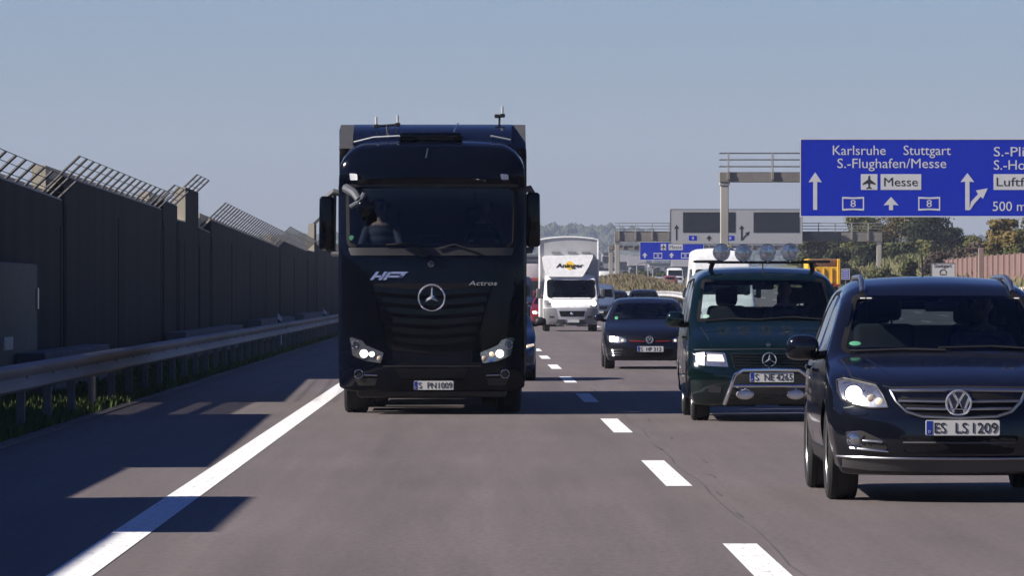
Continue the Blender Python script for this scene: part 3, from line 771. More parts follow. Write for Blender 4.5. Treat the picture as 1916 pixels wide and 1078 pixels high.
def plinth(px0, px1, top, x=-6.75, label=''):
    y0, y1 = -x * F / (VX - px0), -x * F / (VX - px1); z = H - (top - VY) * y0 / F
    b = NB(); box(b, (0, (y1 - y0) / 2, z / 2), (.45, y1 - y0, z), .02, 1); o = obj('concrete_plinth', b, M_PLINTH, smooth=False); o.location = (x, y0, 0)
    setp(o, label, 'plinth', 'plinths at the foot of the noise wall')
plinth(58, 182, 661, label='low concrete plinth behind the barrier nearest the grey door')
plinth(330, 440, 622, label='low concrete plinth below the tall pier')
plinth(476, 540, 599, label='low concrete plinth behind the nearer marker post')
plinth(558, 606, 588, label='small low plinth just before the farther marker post')
t = thing('steel_door', 'grey steel door leaf set on the wall at the left edge', 'door', (-7.02, 83.5, 0))
b = NB(); box(b, (-.12, 4.6, 1.0), (.30, 9.2, 2.0), .02, 1); obj('leaf', b, mat('door_grey', (.065, .062, .055), .7, var=.2), t, smooth=False)
b = NB(); box(b, (.05, 9.0, 1.45), (.04, .12, .34), .01, 1); obj('handle_plate', b, M_SATIN, t)
b = NB(); box(b, (0, 0, 0), (.025, 1.6, .19), .006, 1); o = obj('blank_sign', b, mat('sign_white', (.6, .6, .6), .5)); o.location = (-6.83, 84.95, .80); setp(o, 'small blank white plate fixed low on the wall at the left edge', 'sign')
def marker_post(px, label):
    Y = 5.35 * F / (VX - px); t = thing('marker_post', label, 'marker post', (-5.35, Y, 0), 0, 'marker posts behind the barrier')
    b = NB(); prism(b, [(-.06, 0), (.06, 0), (.06, .86), (-.06, .98)], -.05, .05); obj('post', b, mat('post_white', (.62, .62, .62), .5), t, smooth=False)
    b = NB(); prism(b, [(-.062, .60), (.062, .52), (.062, .74), (-.062, .82)], -.052, .052); obj('black_band', b, M_INK, t, smooth=False)
    b = NB(); box(b, (0, -.054, .68), (.05, .01, .12), .004, 1); obj('reflector', b, M_CHROME, t)
    return t
marker_post(524, 'white marker post with black band, the nearer of two behind the barrier')
marker_post(608, 'white marker post with black band, the one close beside the truck')

# ------------------------------------------------------------------ median barrier
def z_rail(Y): return .46 + .85 * smooth(200, 320, Y)
mb = thing('crash_barrier', 'pale sunlit crash barrier on the median beside the white van', 'crash barrier', (10.45, 200, 0))
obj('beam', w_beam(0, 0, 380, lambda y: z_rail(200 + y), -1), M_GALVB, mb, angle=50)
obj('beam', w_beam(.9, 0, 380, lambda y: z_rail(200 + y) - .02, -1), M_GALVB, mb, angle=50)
b = NB(); box(b, (.06, 0, .0), (.10, .08, 1.5), .008, 1); pm2 = bpy.data.meshes.new('post'); b.to_mesh(pm2); b.free(); pm2.materials.append(M_GALVD)
for k in range(90): link('post', pm2, mb, (.35, 1 + 4 * k, z_rail(201 + 4 * k) - .45))

# ------------------------------------------------------------------ gantries and signs
M_GANT = mat('gantry_paint', (.20, .18, .16), .6, rgb2=(.27, .245, .22), scale=1.5, stretch=(1, 1, .3))
M_GCOL = mat('gantry_column', (.36, .34, .30), .6, rgb2=(.48, .45, .40), scale=1.2, stretch=(1, 1, .3))
M_RAIL = mat('gantry_rail', (.26, .26, .27), .5, .4)
M_BLUE = mat('sign_blue', (.003, .025, .47), .55, var=.05, spec=.1)
M_SWHITE = mat('sign_lettering', (.66, .66, .66), .45, var=.04, spec=.3)
M_SGREY = mat('sign_grey', (.42, .42, .43), .5, var=.04)
M_SCREEN = mat('matrix_screen', (.020, .024, .030), .35, var=.2, scale=30)
M_SFRAME = mat('sign_frame', (.20, .20, .21), .5, .3)
def gantry(Y, colL, colR, ztop, zbot, label, base, colw=.42, rail_h=1.0, step=3.0, postoff=.35):
    t = thing('sign_gantry', label, 'gantry', (colL, Y, base)); zt, zb = ztop - base, zbot - base; W_ = colR - colL
    for x in (0, W_):
        b = NB(); box(b, (x, .0, zb / 2 - .3), (colw, .55, zb + .6), .03, 2); box(b, (x, 0, zb - .08), (colw + .12, .62, .16), .02, 1); obj('column', b, M_GCOL, t, smooth=False)
    b = NB(); box(b, (W_ / 2, 0, (zt + zb) / 2), (W_ + colw + .12, .70, zt - zb), .02, 1); k = int(W_ / step)
    for i in range(k + 1): box(b, (-postoff + .55 + i * step, -.40, (zt + zb) / 2 + .08), (.14, .12, (zt - zb) * .8), .01, 1)
    obj('beam', b, M_GANT, t, smooth=False)
    b = NB()
    for i in range(k + 1):
        x = -postoff + .55 + i * step
        for yy in (-.42, .5): tube(b, [(x, yy, zt - .25), (x, yy, zt + rail_h)], .035, 6)
    for f in (.30, .66, 1.0):
        for yy in (-.42, .5): tube(b, [(-.25, yy, zt + rail_h * f), (W_ + .25, yy, zt + rail_h * f)], .03, 6)
    obj('railing', b, M_RAIL, t, smooth=True)
    return t
def pts(Y, L): return [(P(a, c, Y).x, P(a, c, Y).z) for a, c in L]
def arrow_up(x, yb, yt, w, head, stem):
    return [(x - stem / 2, yb), (x - stem / 2, yt + head * .94), (x - w / 2, yt + head), (x, yt), (x + w / 2, yt + head), (x + stem / 2, yt + head * .94), (x + stem / 2, yb)]
def arrow_fork(x, yb, yt, sc=1.0):
    """straight-on arrow with a branch bending off to the right (pixels)"""
    a = arrow_up(x, yb, yt, 26 * sc, 17 * sc, 8 * sc)
    c = [(x + 4 * sc, yb - 2 * sc), (x + 7 * sc, yb - 16 * sc), (x + 20 * sc, yb - 30 * sc), (x + 16 * sc, yb - 37 * sc), (x + 38 * sc, yb - 41 * sc), (x + 29 * sc, yb - 21 * sc), (x + 25 * sc, yb - 25.5 * sc), (x + 13 * sc, yb - 12 * sc), (x + 5 * sc, yb)]
    return a, c
def shield_ring(bm, x0, y0, x1, y1, Y, yy, w):
    """motorway number frame: bowed top and bottom"""
    cx, cy = (x0 + x1) / 2, (y0 + y1) / 2
    out = [(x0, y0), (cx, y0 + w * .5), (x1, y0), (x1, y1), (cx, y1 - w * .5), (x0, y1)]; inn = [(x0 + w, y0 + w * 1.6), (cx, y0 + w * 1.9), (x1 - w, y0 + w * 1.6), (x1 - w, y1 - w * 1.6), (cx, y1 - w * 1.9), (x0 + w, y1 - w * 1.6)]
    O, I_ = pts(Y, out), pts(Y, inn); n = len(O)
    for i in range(n): prism(bm, [O[i], O[(i + 1) % n], I_[(i + 1) % n], I_[i]], yy - .012, yy)
def ptext(bm, s, x0, x1, base, cap, Y, yy, t=.012):
    a = P(x0, base, Y); c = P(x1, base - cap, Y); text(bm, s, a.x, c.x, a.z, c.z - a.z, yy, t)
def sign_panel(name, label, Y, x0, y0, x1, y1, m, mb_, thick=.12, cat='motorway sign', frame=None):
    a, c = P(x0, y1, Y), P(x1, y0, Y); cx = (a.x + c.x) / 2
    t = thing(name, label, cat, (cx, Y, a.z)); t_off = Vector((-cx, -Y, -a.z))
    def put(nm, bm_, mm, parent=None, **k):
        for v in bm_.verts: v.co += t_off
        return obj(nm, bm_, mm, parent or t, smooth=False, **k)
    b = NB(); prism(b, rpoly([(a.x, a.z), (c.x, a.z), (c.x, c.z), (a.x, c.z)], .12, 4), Y, Y + thick); p = put('panel', b, m)
    b = NB(); w = (x1 - x0) * 0 + .05
    for q in ([(a.x, a.z), (c.x, a.z), (c.x, a.z + w), (a.x, a.z + w)], [(a.x, c.z - w), (c.x, c.z - w), (c.x, c.z), (a.x, c.z)], [(a.x, a.z + w), (a.x + w, a.z + w), (a.x + w, c.z - w), (a.x, c.z - w)], [(c.x - w, a.z + w), (c.x, a.z + w), (c.x, c.z - w), (c.x - w, c.z - w)]):
        prism(b, q, Y - .012, Y + thick + .01)
    put('border', b, mb_, p)
    b = NB()
    n = max(3, int((c.x - a.x) / 3))
    for i in range(n): box(b, (a.x + (c.x - a.x) * (i + .5) / n, Y + thick + .07, (a.z + c.z) / 2), (.08, .12, c.z - a.z - .1), 0)
    put('bracket', b, M_GALVD, p)
    return t, put
def arrows(put, Y, *groups, m=None):
    for g_ in groups:
        b = NB()
        for q in g_: prism(b, pts(Y, q), Y - .012, Y)
        put('lane_arrow', b, m)
Y1 = 290.0
gantry(Y1, P(1355.5, 0, Y1).x, 40.0, P(0, 322, Y1).z, P(0, 341, Y1).z, 'near sign gantry with open railing carrying the big blue direction sign', gz(12.3, Y1), colw=.40, rail_h=.95, step=2.2, postoff=.36)
YS = Y1 - 1.0
t, put = sign_panel('direction_sign', 'large blue direction sign with white town names and lane arrows', YS, 1497, 259, 2085, 406, M_BLUE, M_SWHITE)
b = NB(); yy = YS
for s, x0, x1, base in (('Karlsruhe', 1558.5, 1657.5, 289.5), ('Stuttgart', 1691, 1779.5, 289.5), ('S.-Flughafen/Messe', 1567, 1771, 314), ('S.-Plieningen', 1860, 2012, 292), ('S.-Hohenheim', 1860, 2010, 317), ('500 m', 1858, 1920, 394.5)):
    b = NB(); ptext(b, s, x0, x1, base, 17.5, YS, yy); put('lettering', b, M_SWHITE)
arrows(put, YS, [arrow_up(1525.5, 392.5, 322, 25, 19, 7.5)], [arrow_up(1667.5, 393, 368, 28, 16, 7.5)], arrow_fork(1810.5, 393, 323.5), m=M_SWHITE)
for x in (1576, 1718.5): b = NB(); shield_ring(b, x, 368, x + 41, 394, YS, yy, 2.2); ptext(b, '8', x + 15.5, x + 25.5, 387, 13, YS, yy); put('road_number', b, M_SWHITE)
W3 = []
for x0, y0, x1, y1 in ((1611, 325.5, 1642, 355), (1648, 325.5, 1724, 355), (1859.5, 325.5, 1990, 355)): b = NB(); prism(b, pts(YS, [(x0, y0), (x1, y0), (x1, y1), (x0, y1)]), yy - .010, yy); W3.append(put('white_field', b, M_SWHITE))
b = NB(); ptext(b, 'Messe', 1654.5, 1717.5, 348, 16, YS, yy - .010, .006); put('dark_lettering', b, M_INK, W3[1])
b = NB(); ptext(b, 'Luftfracht', 1865, 1978, 348, 16, YS, yy - .010, .006); put('dark_lettering', b, M_INK, W3[2]); b = NB()
plane_px = [(0, -13), (1.6, -11), (2, -5), (12, 2.5), (12, 5), (2, 2.5), (1.4, 8.5), (5, 11.3), (5, 13), (0, 11.8), (-5, 13), (-5, 11.3), (-1.4, 8.5), (-2, 2.5), (-12, 5), (-12, 2.5), (-2, -5), (-1.6, -11)]
prism(b, pts(YS, [(1626.5 + x, 340.5 + y) for x, y in plane_px]), yy - .016, yy - .010)
put('aircraft_symbol', b, M_INK, W3[0])
Y2 = 508.0
gantry(Y2, P(1155, 0, Y2).x, P(1645, 0, Y2).x, P(0, 433, Y2).z, P(0, 452, Y2).z, 'farther sign gantry with railing carrying the grey display board', gz(12.3, Y2), colw=.42, rail_h=.72, step=1.45, postoff=.4)
YD = Y2 - 1.0
t, put = sign_panel('display_board', 'grey traffic display board with two dark screens and black arrows', YD, 1254, 391, 1502, 457, M_SGREY, M_SFRAME, cat='display board', thick=.35)
for x0, x1 in ((1278, 1376), (1410, 1496)): b = NB(); prism(b, pts(YD, [(x0, 397), (x1, 397), (x1, 435), (x0, 435)]), YD - .02, YD); put('matrix_screen', b, M_SCREEN)
arrows(put, YD, [arrow_up(1266, 449.5, 420, 9.5, 8, 2.6)], [arrow_up(1327, 450.5, 440, 11, 7, 2.8)], arrow_fork(1388, 450, 421.5, .40), m=M_INK)
for x in (1289, 1359):
    b = NB(); prism(b, pts(YD, [(x, 441), (x + 15, 441), (x + 15, 450), (x, 450)]), YD - .01, YD); w = put('road_number', b, M_BLUE)
    b = NB(); ptext(b, '8', x + 5.5, x + 9.5, 448, 5, YD, YD - .01, .006); put('number', b, M_SWHITE, w)
b = NB(); box(b, (P(1537, 0, Y2).x, Y2 - .62, P(0, 443, Y2).z), (3.4, .35, .8), .03, 1)
o = obj('folded_display', b, M_SCREEN, smooth=False); setp(o, 'dark closed display box on the gantry beam right of the grey board', 'display box')
Y3 = 650.0
gantry(Y3, P(1143, 0, Y3).x, P(1560, 0, Y3).x, P(0, 460, Y3).z, P(0, 468, Y3).z, 'farthest small sign gantry, hazy, carrying a blue sign behind the display board', gz(14, Y3), colw=.45, rail_h=.3, step=1.2)
YT = Y3 - 1.0
t, put = sign_panel('direction_sign', 'small far blue sign with white arrows below the grey display board', YT, 1197, 452.5, 1317, 487, M_BLUE, M_SWHITE)
arrows(put, YT, *[[arrow_up(x, 482.5, 472.5, 10, 6, 3.4)] for x in (1206.5, 1256.5)], m=M_SWHITE)
for x in (1223, 1274.5): b = NB(); shield_ring(b, x, 473, x + 16, 484, YT, YT, 1.1); ptext(b, '8', x + 6, x + 10, 481, 5, YT, YT); put('road_number', b, M_SWHITE)
W3 = []
for x0, x1 in ((1236.5, 1246.5), (1251, 1277.5)): b = NB(); prism(b, pts(YT, [(x0, 456.5), (x1, 456.5), (x1, 468), (x0, 468)]), YT - .01, YT); W3.append(put('white_field', b, M_SWHITE))
b = NB(); ptext(b, 'Messe', 1253, 1275.5, 465.5, 6.5, YT, YT - .01, .006); put('dark_lettering', b, M_INK, W3[1]); b = NB(); prism(b, pts(YT, [(1241.5 + x * .4, 462.3 + y * .4) for x, y in plane_px]), YT - .016, YT - .01); put('aircraft_symbol', b, M_INK, W3[0])

# town sign on the right, small blue sign, marker
YG = 392.0
t, put = sign_panel('exit_sign', 'white sign reading Stuttgart with a black arch symbol before the red fence', YG, 1742, 492, 1788, 524, mat('sign_pale', (.62, .62, .62), .5, var=.04), M_SFRAME, thick=.06, cat='road sign')
b = NB(); ptext(b, 'Stuttgart', 1748, 1781, 500.5, 6.5, YG, YG)
ring = [(1765 + 6 * math.cos(R(a)), 510.5 - 6 * math.sin(R(a))) for a in range(-10, 191, 20)]
prism(b, pts(YG, ribbon(ring, 1.6)), YG - .012, YG); prism(b, pts(YG, [(1759, 513), (1771, 513), (1771, 514.5), (1759, 514.5)]), YG - .012, YG); put('lettering', b, M_INK)
b = NB()
for x in (1748, 1782): p = P(x, 0, YG); tube(b, [(p.x, YG + .12, gz(p.x, YG) - .3), (p.x, YG + .12, P(0, 494, YG).z)], .05, 8)
put('post', b, M_RAIL)
YB = 482.0
t, put = sign_panel('road_sign', 'small blue road sign beside the yellow truck', YB, 1575, 503, 1590, 523, M_BLUE, M_SWHITE, thick=.05, cat='road sign')
b = NB()
for k in range(4): prism(b, pts(YB, [(1577.5, 506 + 4 * k), (1587.5, 506 + 4 * k), (1587.5, 507.6 + 4 * k), (1577.5, 507.6 + 4 * k)]), YB - .012, YB)
put('text_bars', b, M_SWHITE)
b = NB(); p = P(1582.5, 0, YB); tube(b, [(p.x, YB + .1, gz(p.x, YB) - .3), (p.x, YB + .1, P(0, 505, YB).z)], .04, 8); put('post', b, M_RAIL)

# red noise fence on the right bank
M_RED = mat('red_boards', (.15, .085, .075), .8, rgb2=(.21, .125, .11), scale=1.0, stretch=(1, 2, .2), bump=.2, bscale=10)
M_REDP = mat('pale_post', (.27, .19, .165), .8, var=.1)
fx = 34.5
t = thing('noise_fence', 'reddish board noise fence with pale posts along the right bank', 'fence', (fx, 330, 0))
b = NB(); n = 48; prev = None
for i in range(n + 1):
    y = 332 + 110 * i / n; zb_, zt_ = gz(fx, y) - .3, H + (VY - (467 + (y - 332) / 110 * 22)) * y / F
    r_ = [b.verts.new((xx, y - 330, zz)) for xx, zz in ((0, zb_), (0, zt_), (.12, zt_), (.12, zb_))]
    if prev:
        for j in range(3): b.faces.new((prev[j], prev[j + 1], r_[j + 1], r_[j]))
    else: b.faces.new(r_[::-1])
    prev = r_
b.faces.new(prev); bmesh.ops.recalc_face_normals(b, faces=b.faces[:]); obj('boards', b, M_RED, t, smooth=False)
for i in range(28):
    y = 332 + 4.05 * i; zb_, zt_ = gz(fx, y) - .3, H + (VY - (467 + (y - 332) / 110 * 22)) * y / F + .06
    b = NB(); box(b, (-.06, y - 330, (zb_ + zt_) / 2), (.16, .18, zt_ - zb_), .01, 1); obj('post', b, M_REDP, t, smooth=False)
b = NB(); y = 385; x = P(1836, 0, y).x; zt_ = P(0, 464, y).z; box(b, (0, 0, zt_ / 2), (.34, .34, zt_), .03, 1); o = obj('pale_pillar', b, M_REDP, smooth=False); o.location = (x, y, 0); setp(o, 'tall pale pillar rising above the red noise fence', 'pillar')
b = NB(); box(b, (0, 25, .25), (.4, 70, .5), .05, 1); o = obj('low_wall', b, mat('pale_stone', (.5, .46, .38), .9, var=.2)); o.location = (33.2, 322, gz(33.2, 345) - .1); setp(o, 'low pale sunlit kerb wall in front of the red noise fence', 'low wall')

# ------------------------------------------------------------------ trees
def leaf_mat(name, lo, hi): return mat(name, lo, .75, rgb2=hi, scale=.28, spec=.25, contrast=(.35, .65))
LM = {'dark': leaf_mat('leaves_dark', (.018, .026, .009), (.045, .052, .017)), 'green': leaf_mat('leaves_green', (.036, .048, .014), (.082, .088, .026)),
      'olive': leaf_mat('leaves_olive', (.060, .068, .018), (.135, .120, .035)), 'gold': leaf_mat('leaves_gold', (.085, .070, .020), (.19, .135, .040)),
      'red': leaf_mat('leaves_russet', (.050, .036, .026), (.092, .066, .048))}
M_BARK = mat('bark', (.055, .042, .032), .95, var=.3, bump=.5, bscale=12)
def tree(px, ptop, Y, wpx, kind, label, seed, pbase=None, n=5200, name='tree', cat='tree', group=None, leaf=.30):
    r_ = random.Random(seed); x = P(px, 0, Y).x; base = gz(x, Y); top = P(px, ptop, Y).z; h = top - base; w = wpx * Y / F / 2
    t = thing(name, label, cat, (x, Y, base - .1), r_.uniform(0, 6.28), group)
    zc0 = h * (.18 if name == 'tree' else .05)
    blobs = []
    for k in range(18 if h > 5 else 10):
        a = r_.uniform(0, 6.28); f = r_.random(); zz = zc0 + (h - zc0) * (f * .86 + .06); prof = math.sin(math.pi * min(1, max(.16, f * .78 + .14)))
        rr = w * prof * r_.uniform(.35, .78); blobs.append((Vector((math.cos(a) * rr, math.sin(a) * rr, zz)), w * r_.uniform(.26, .46)))
    blobs.append((Vector((0, 0, h * .86)), w * .34)); blobs.append((Vector((0, 0, h * .5)), w * .5))
    b = NB()
    tr = .05 * h * .55 + .05
    tube(b, [(0, 0, 0), (.1, 0, h * .25), (-.1, .1, h * .5), (.05, 0, h * .8)], [tr, tr * .8, tr * .5, tr * .15], 7); obj('trunk', b, M_BARK, t)
    b = NB()
    for c, rad in blobs[:12]:
        s0 = Vector((0, 0, min(c.z * .55, h * .5))); mid = s0.lerp(c, .5) + Vector((0, 0, .06 * h)); tube(b, [s0, mid, c], [tr * .4, tr * .25, tr * .08], 5)
    obj('limbs', b, M_BARK, t)
    b = NB(); per = n // len(blobs)
    for c, rad in blobs:
        for _ in range(per):
            d = Vector((r_.gauss(0, 1), r_.gauss(0, 1), r_.gauss(0, 1))).normalized(); q = rad * (r_.random() ** .35) * r_.uniform(.85, 1.18)
            p = c + Vector((d.x * q, d.y * q, d.z * q * .8))
            if p.z < .15 or p.z > h: continue
            nn = (d + Vector((r_.uniform(-.8, .8), r_.uniform(-.8, .8), r_.uniform(-.6, .9)))).normalized(); u = nn.cross(Vector((r_.uniform(-1, 1), r_.uniform(-1, 1), r_.uniform(-1, 1))))
            if u.length < .05: continue
            u.normalize(); v = nn.cross(u); s = leaf * r_.uniform(.55, 1.25)
            b.faces.new([b.verts.new(p + u * s * .5), b.verts.new(p + v * s * .32), b.verts.new(p - u * s * .5), b.verts.new(p - v * s * .32)])
    o = obj('crown', b, LM[kind], t, smooth=False)
    return t
TR = [(1530, 438, 575, 110, 'green', 'mid green round tree behind the folded display box'), (1605, 396, 560, 130, 'olive', 'olive autumn tree just left of the gantry leg top'),
      (1672, 384, 575, 140, 'gold', 'yellowing autumn tree under the middle of the big blue sign'), (1738, 392, 560, 120, 'dark', 'dark green tree under the right of the blue sign, tallest of its clump'),
      (1778, 424, 590, 80, 'dark', 'dark tree edge sloping down to the gap of sky'), (1570, 462, 530, 80, 'dark', 'dark low tree behind the yellow truck'),
      (1628, 455, 525, 90, 'dark', 'dense dark tree right behind the gantry leg'), (1688, 452, 528, 90, 'green', 'mid green tree left of the red fence end'),
      (1728, 448, 535, 110, 'olive', 'olive round tree above the start of the red fence'), (1808, 440, 560, 90, 'olive', 'far olive tree in the gap of sky'),
      (1880, 408, 430, 110, 'gold', 'golden tree at the right edge above the red fence'), (1935, 396, 440, 130, 'olive', 'olive tree cut by the right edge of the picture'),
      (1512, 470, 610, 70, 'olive', 'pale far tree just right of the grey display board'), (1840, 452, 500, 80, 'red', 'russet tree above the red fence pillar'), (1560, 440, 620, 120, 'dark', 'shadowy tree behind the olive autumn tree'), (1640, 418, 640, 130, 'dark', 'shadowy tall tree between the two autumn trees'), (1715, 425, 640, 120, 'green', 'green tree in the back row behind the blue sign'), (1850, 452, 620, 110, 'green', 'hazy green tree in the back row below the gap of sky'), (1500, 478, 650, 90, 'green', 'low hazy tree peeping left of the folded display box')]
for i, a in enumerate(TR): tree(*a, seed=20 + i, group='trees on the right bank', n=5600 if a[2] < 500 else 4600)
BU = [(1762, 468, 430, 90, 'red', 'russet leafless shrub behind the white exit sign'), (1700, 478, 425, 60, 'green', 'green shrub at the left end of the red fence'), (1815, 462, 440, 80, 'red', 'russet shrub beside the pale pillar'),
      (1590, 500, 500, 60, 'dark', 'dark shrub behind the small blue sign'), (1655, 500, 470, 70, 'olive', 'dry olive shrub at the foot of the gantry leg'), (1905, 455, 400, 70, 'olive', 'olive shrub peering over the fence at the right edge'), (1530, 492, 545, 60, 'green', 'green shrub behind the van roof lamps')]
for i, a in enumerate(BU): tree(*a, seed=60 + i, n=2600, name='shrub', cat='shrub', group='shrubs on the right bank', leaf=.26)

# ------------------------------------------------------------------ distance: hills, forest, buildings, poles
def hill(name, Y, prof, depth, m):
    f = pchip(prof); b = NB(); x0, x1 = prof[0][0], prof[-1][0]; n = 70; rows = []
    for j in range(9):
        d = j / 8; s = math.sin(math.pi * (.04 + .5 * d)) ; rows.append([b.verts.new((x0 + (x1 - x0) * i / n, Y + depth * d, -3 + (f(x0 + (x1 - x0) * i / n) + 3) * s)) for i in range(n + 1)])
    for A, B in zip(rows[:-1], rows[1:]):
        for i in range(n): b.faces.new((A[i], A[i + 1], B[i + 1], B[i]))
    return setp(obj(name, b, m), kind='structure'), f
def HZ(px, py, Y): p = P(px, py, Y); return (p.x, p.z)
M_HILL = mat('far_hill', (.035, .05, .022), .95, rgb2=(.06, .07, .03), scale=.02)
YH = 3600.0
_, hf = hill('hills', YH, [HZ(-250, 480, YH), HZ(200, 455, YH), HZ(480, 441, YH), HZ(600, 436, YH), HZ(800, 428, YH), HZ(1000, 420, YH), HZ(1100, 418, YH), HZ(1180, 424, YH), HZ(1300, 436, YH), HZ(1500, 446, YH), HZ(1700, 440, YH), HZ(1790, 431, YH), HZ(1900, 440, YH), HZ(2400, 470, YH)], 420, M_HILL)
r_ = random.Random(11); b = NB()
for k in range(3200):
    x = r_.uniform(P(-200, 0, YH).x, P(2300, 0, YH).x); d = r_.random() ** .7; Y = YH + 420 * d; s = math.sin(math.pi * (.04 + .5 * d)); z = -3 + (hf(x) + 3) * s - 1.5
    hgt = r_.uniform(3.5, 6.5) * (1.3 if r_.random() < .07 else 1); w = hgt * r_.uniform(.35, .7); n = 7
    ring = [(0, .2), (.3, 1.0), (.6, .9), (.85, .5), (1.0, .08)]
    rows = [[b.verts.new((x + w * q * math.cos(6.28 * i / n + k) * r_.uniform(.75, 1.2), Y + w * q * math.sin(6.28 * i / n + k), z + hgt * a * r_.uniform(.94, 1.06))) for i in range(n)] for a, q in ring]
    for A, B in zip(rows[:-1], rows[1:]):
        for i in range(n): b.faces.new((A[i], A[(i + 1) % n], B[(i + 1) % n], B[i]))
    b.faces.new(rows[-1])
setp(obj('forest', b, leaf_mat('forest_green', (.018, .030, .012), (.05, .06, .022)), smooth=False), kind='stuff')
M_BW = [mat('facade_white', (.26, .26, .28), .8), mat('facade_grey', (.15, .15, .17), .8), mat('facade_brick', (.10, .098, .105), .85), mat('facade_dark', (.10, .095, .11), .8)]
M_WIN = mat('far_window', (.03, .035, .04), .2); M_ROOFT = mat('far_roof', (.17, .165, .175), .85)
def building(px0, px1, ptop, Y, mi, label, pitched=False, rows=2):
    a, c = P(px0, ptop, Y), P(px1, ptop, Y); z0 = -3.0; W_ = c.x - a.x; h = a.z - z0; D = 14
    t = thing('building', label, 'building', ((a.x + c.x) / 2, Y, z0))
    b = NB(); box(b, (0, D / 2, h / 2), (W_, D, h)); obj('wall', b, M_BW[mi], t, smooth=False)
    if pitched:
        b = NB(); prism(b, [(-.3, h), (D + .3, h), (D / 2, h + D * .12)], -W_ / 2 - .3, W_ / 2 + .3, 'X'); obj('roof', b, M_ROOFT, t, smooth=False)
    else:
        b = NB(); box(b, (0, D / 2, h + .12), (W_ + .3, D + .3, .25)); obj('roof', b, M_BW[1], t, smooth=False)
    n = max(2, int(W_ / 3.2))
    wm = None
    for r__ in range(rows):
        for i in range(n):
            if wm is None:
                b = NB(); box(b, (0, 0, 0), (1.5, .10, 1.1)); wm = bpy.data.meshes.new('window'); b.to_mesh(wm); b.free(); wm.materials.append(M_WIN)
            link('window', wm, t, (-W_ / 2 + W_ * (i + .5) / n, -.03, h - 1.2 - 2.3 * r__))
    return t
building(940, 1012, 480, 800, 3, 'long dark flat hall in the haze between truck and white box van', rows=1)
building(1100, 1128, 492, 900, 1, 'grey far building right of the white box van', rows=2)
building(1128, 1152, 474, 1150, 0, 'pale far block beside the thin gantry leg', rows=3)
building(1180, 1206, 497, 1000, 1, 'grey far shed under the small blue sign', True, 1)
building(1215, 1262, 494, 1250, 0, 'low white far hall under the small blue sign', rows=1)
building(1262, 1300, 499, 1100, 2, 'brownish far house left of the white van', True, 1)
building(1150, 1178, 490, 1350, 1, 'brownish far block between the gantry legs', True, 2)
building(1060, 1100, 498, 1300, 0, 'white far hall hidden behind the box van', rows=1)
def pole(px, ptop, Y, label):
    p = P(px, ptop, Y); g0 = gz(p.x, Y); t = thing('lamp_post', label, 'lamp post', (p.x, Y, g0 - .2), 0, 'far lamp posts left of the white van')
    b = NB(); tube(b, [(0, 0, 0), (0, 0, p.z - g0)], [.16, .09], 8); tube(b, [(0, 0, p.z - g0), (.5, 0, p.z - g0 + .2), (1.1, 0, p.z - g0 + .2)], .06, 6); obj('pole', b, M_RAIL, t)
    b = NB(); box(b, (1.3, 0, p.z - g0 + .2), (.7, .25, .12), .03, 1); obj('lamp_head', b, M_SATIN, t)
for a in ((1192, 492, 700, 'far lamp post nearest the gantry leg, dark'), (1213, 498, 760, 'second far lamp post from the gantry leg'), (1222, 500, 720, 'third far lamp post from the gantry leg'), (1246, 503, 820, 'fourth far lamp post, shorter'), (1258, 506, 780, 'far lamp post closest to the white van')): pole(*a)
for i, (px, pt_, w_) in enumerate(((1170, 508, 16), (1200, 505, 22), (1236, 507, 24), (1262, 509, 20))):
    tree(px, pt_, 760 + 25 * i, w_ * 2.2, ('dark', 'green', 'dark', 'olive')[i], ('dark far tree between the gantry legs', 'mid green far tree below the small blue sign', 'dark far tree above the far white cars', 'olive far tree beside the white van')[i], 90 + i, n=1200, leaf=.6, group='far trees behind the median')
# ------------------------------------------------------------------ the black truck
M_TRUCK = paint('truck_black', (.0018, .003, .008), .12, .0, .4, .15)
M_TRUCKG = paint('truck_gloss_trim', (.0015, .0022, .005), .12, .0, .45, .15)
M_LENSW = mat('white_lens', (.75, .75, .76), .12, coat=1, var=.1)
M_GRIT = mat('grille_mesh', (.004, .004, .006), .6, var=.5, scale=120, spec=.2)
M_COWL = mat('scuttle_plastic', (.022, .021, .021), .5, var=.2)
def bulge(nodes, k, p):
    f = pchip(nodes); return lambda s, z: f(z) + k * s ** p
sh = Shell(2.3, [(0, 3.40), (.4, 3.47), (1.2, 3.52), (2.3, 3.54)], [(0, .28), (2.3, .5)], [(0, 1.185), (2.3, 1.19)], [(.2, .985), (.7, 1), (2.9, 1), (3.1, .99), (3.3, .965), (3.55, .93)],
           bulge([(.25, .06), (.6, 0), (1.0, 0), (1.9, .03), (2.1, .06), (2.88, .20), (2.95, .19), (2.99, .13), (3.2, .17), (3.5, .34)], .13, 3.5), lambda s, z: 0, es=.24, ery=(.10, .05), et=(.05, .17), crown=.05, ny=22, nx=18, nz=44, fl=1.1)
v = Vehicle('truck', 'big black articulated truck with star badge and tall door mirrors, driving beside the concrete wall', 'truck', 73.7, -.568, sh, M_TRUCK)
q = v.fp([(651, 461), (649, 352), (966, 352), (963, 461)], .15)
v.window('windscreen', rpoly(q, .08, 4), 'F', lambda c: c.y < .9 and c.z > 1.9, band=.05, m=M_GLASST)
for ax, sg in (('L', -1), ('R', 1)): v.window('side_window', rpoly([(.45, 2.12), (.5, 2.9), (1.3, 2.9), (1.3, 2.0)], .06), ax, lambda c, s=sg: c.x * s > .9, band=.04)
v.arches([1.42], .60, .45, .70, zc=.55)
body = v.finish('cab')
v.patch('visor_gap', v.fp([(645, 344), (969, 344), (969, 349.5), (645, 349.5)], .12), M_INK, .004)
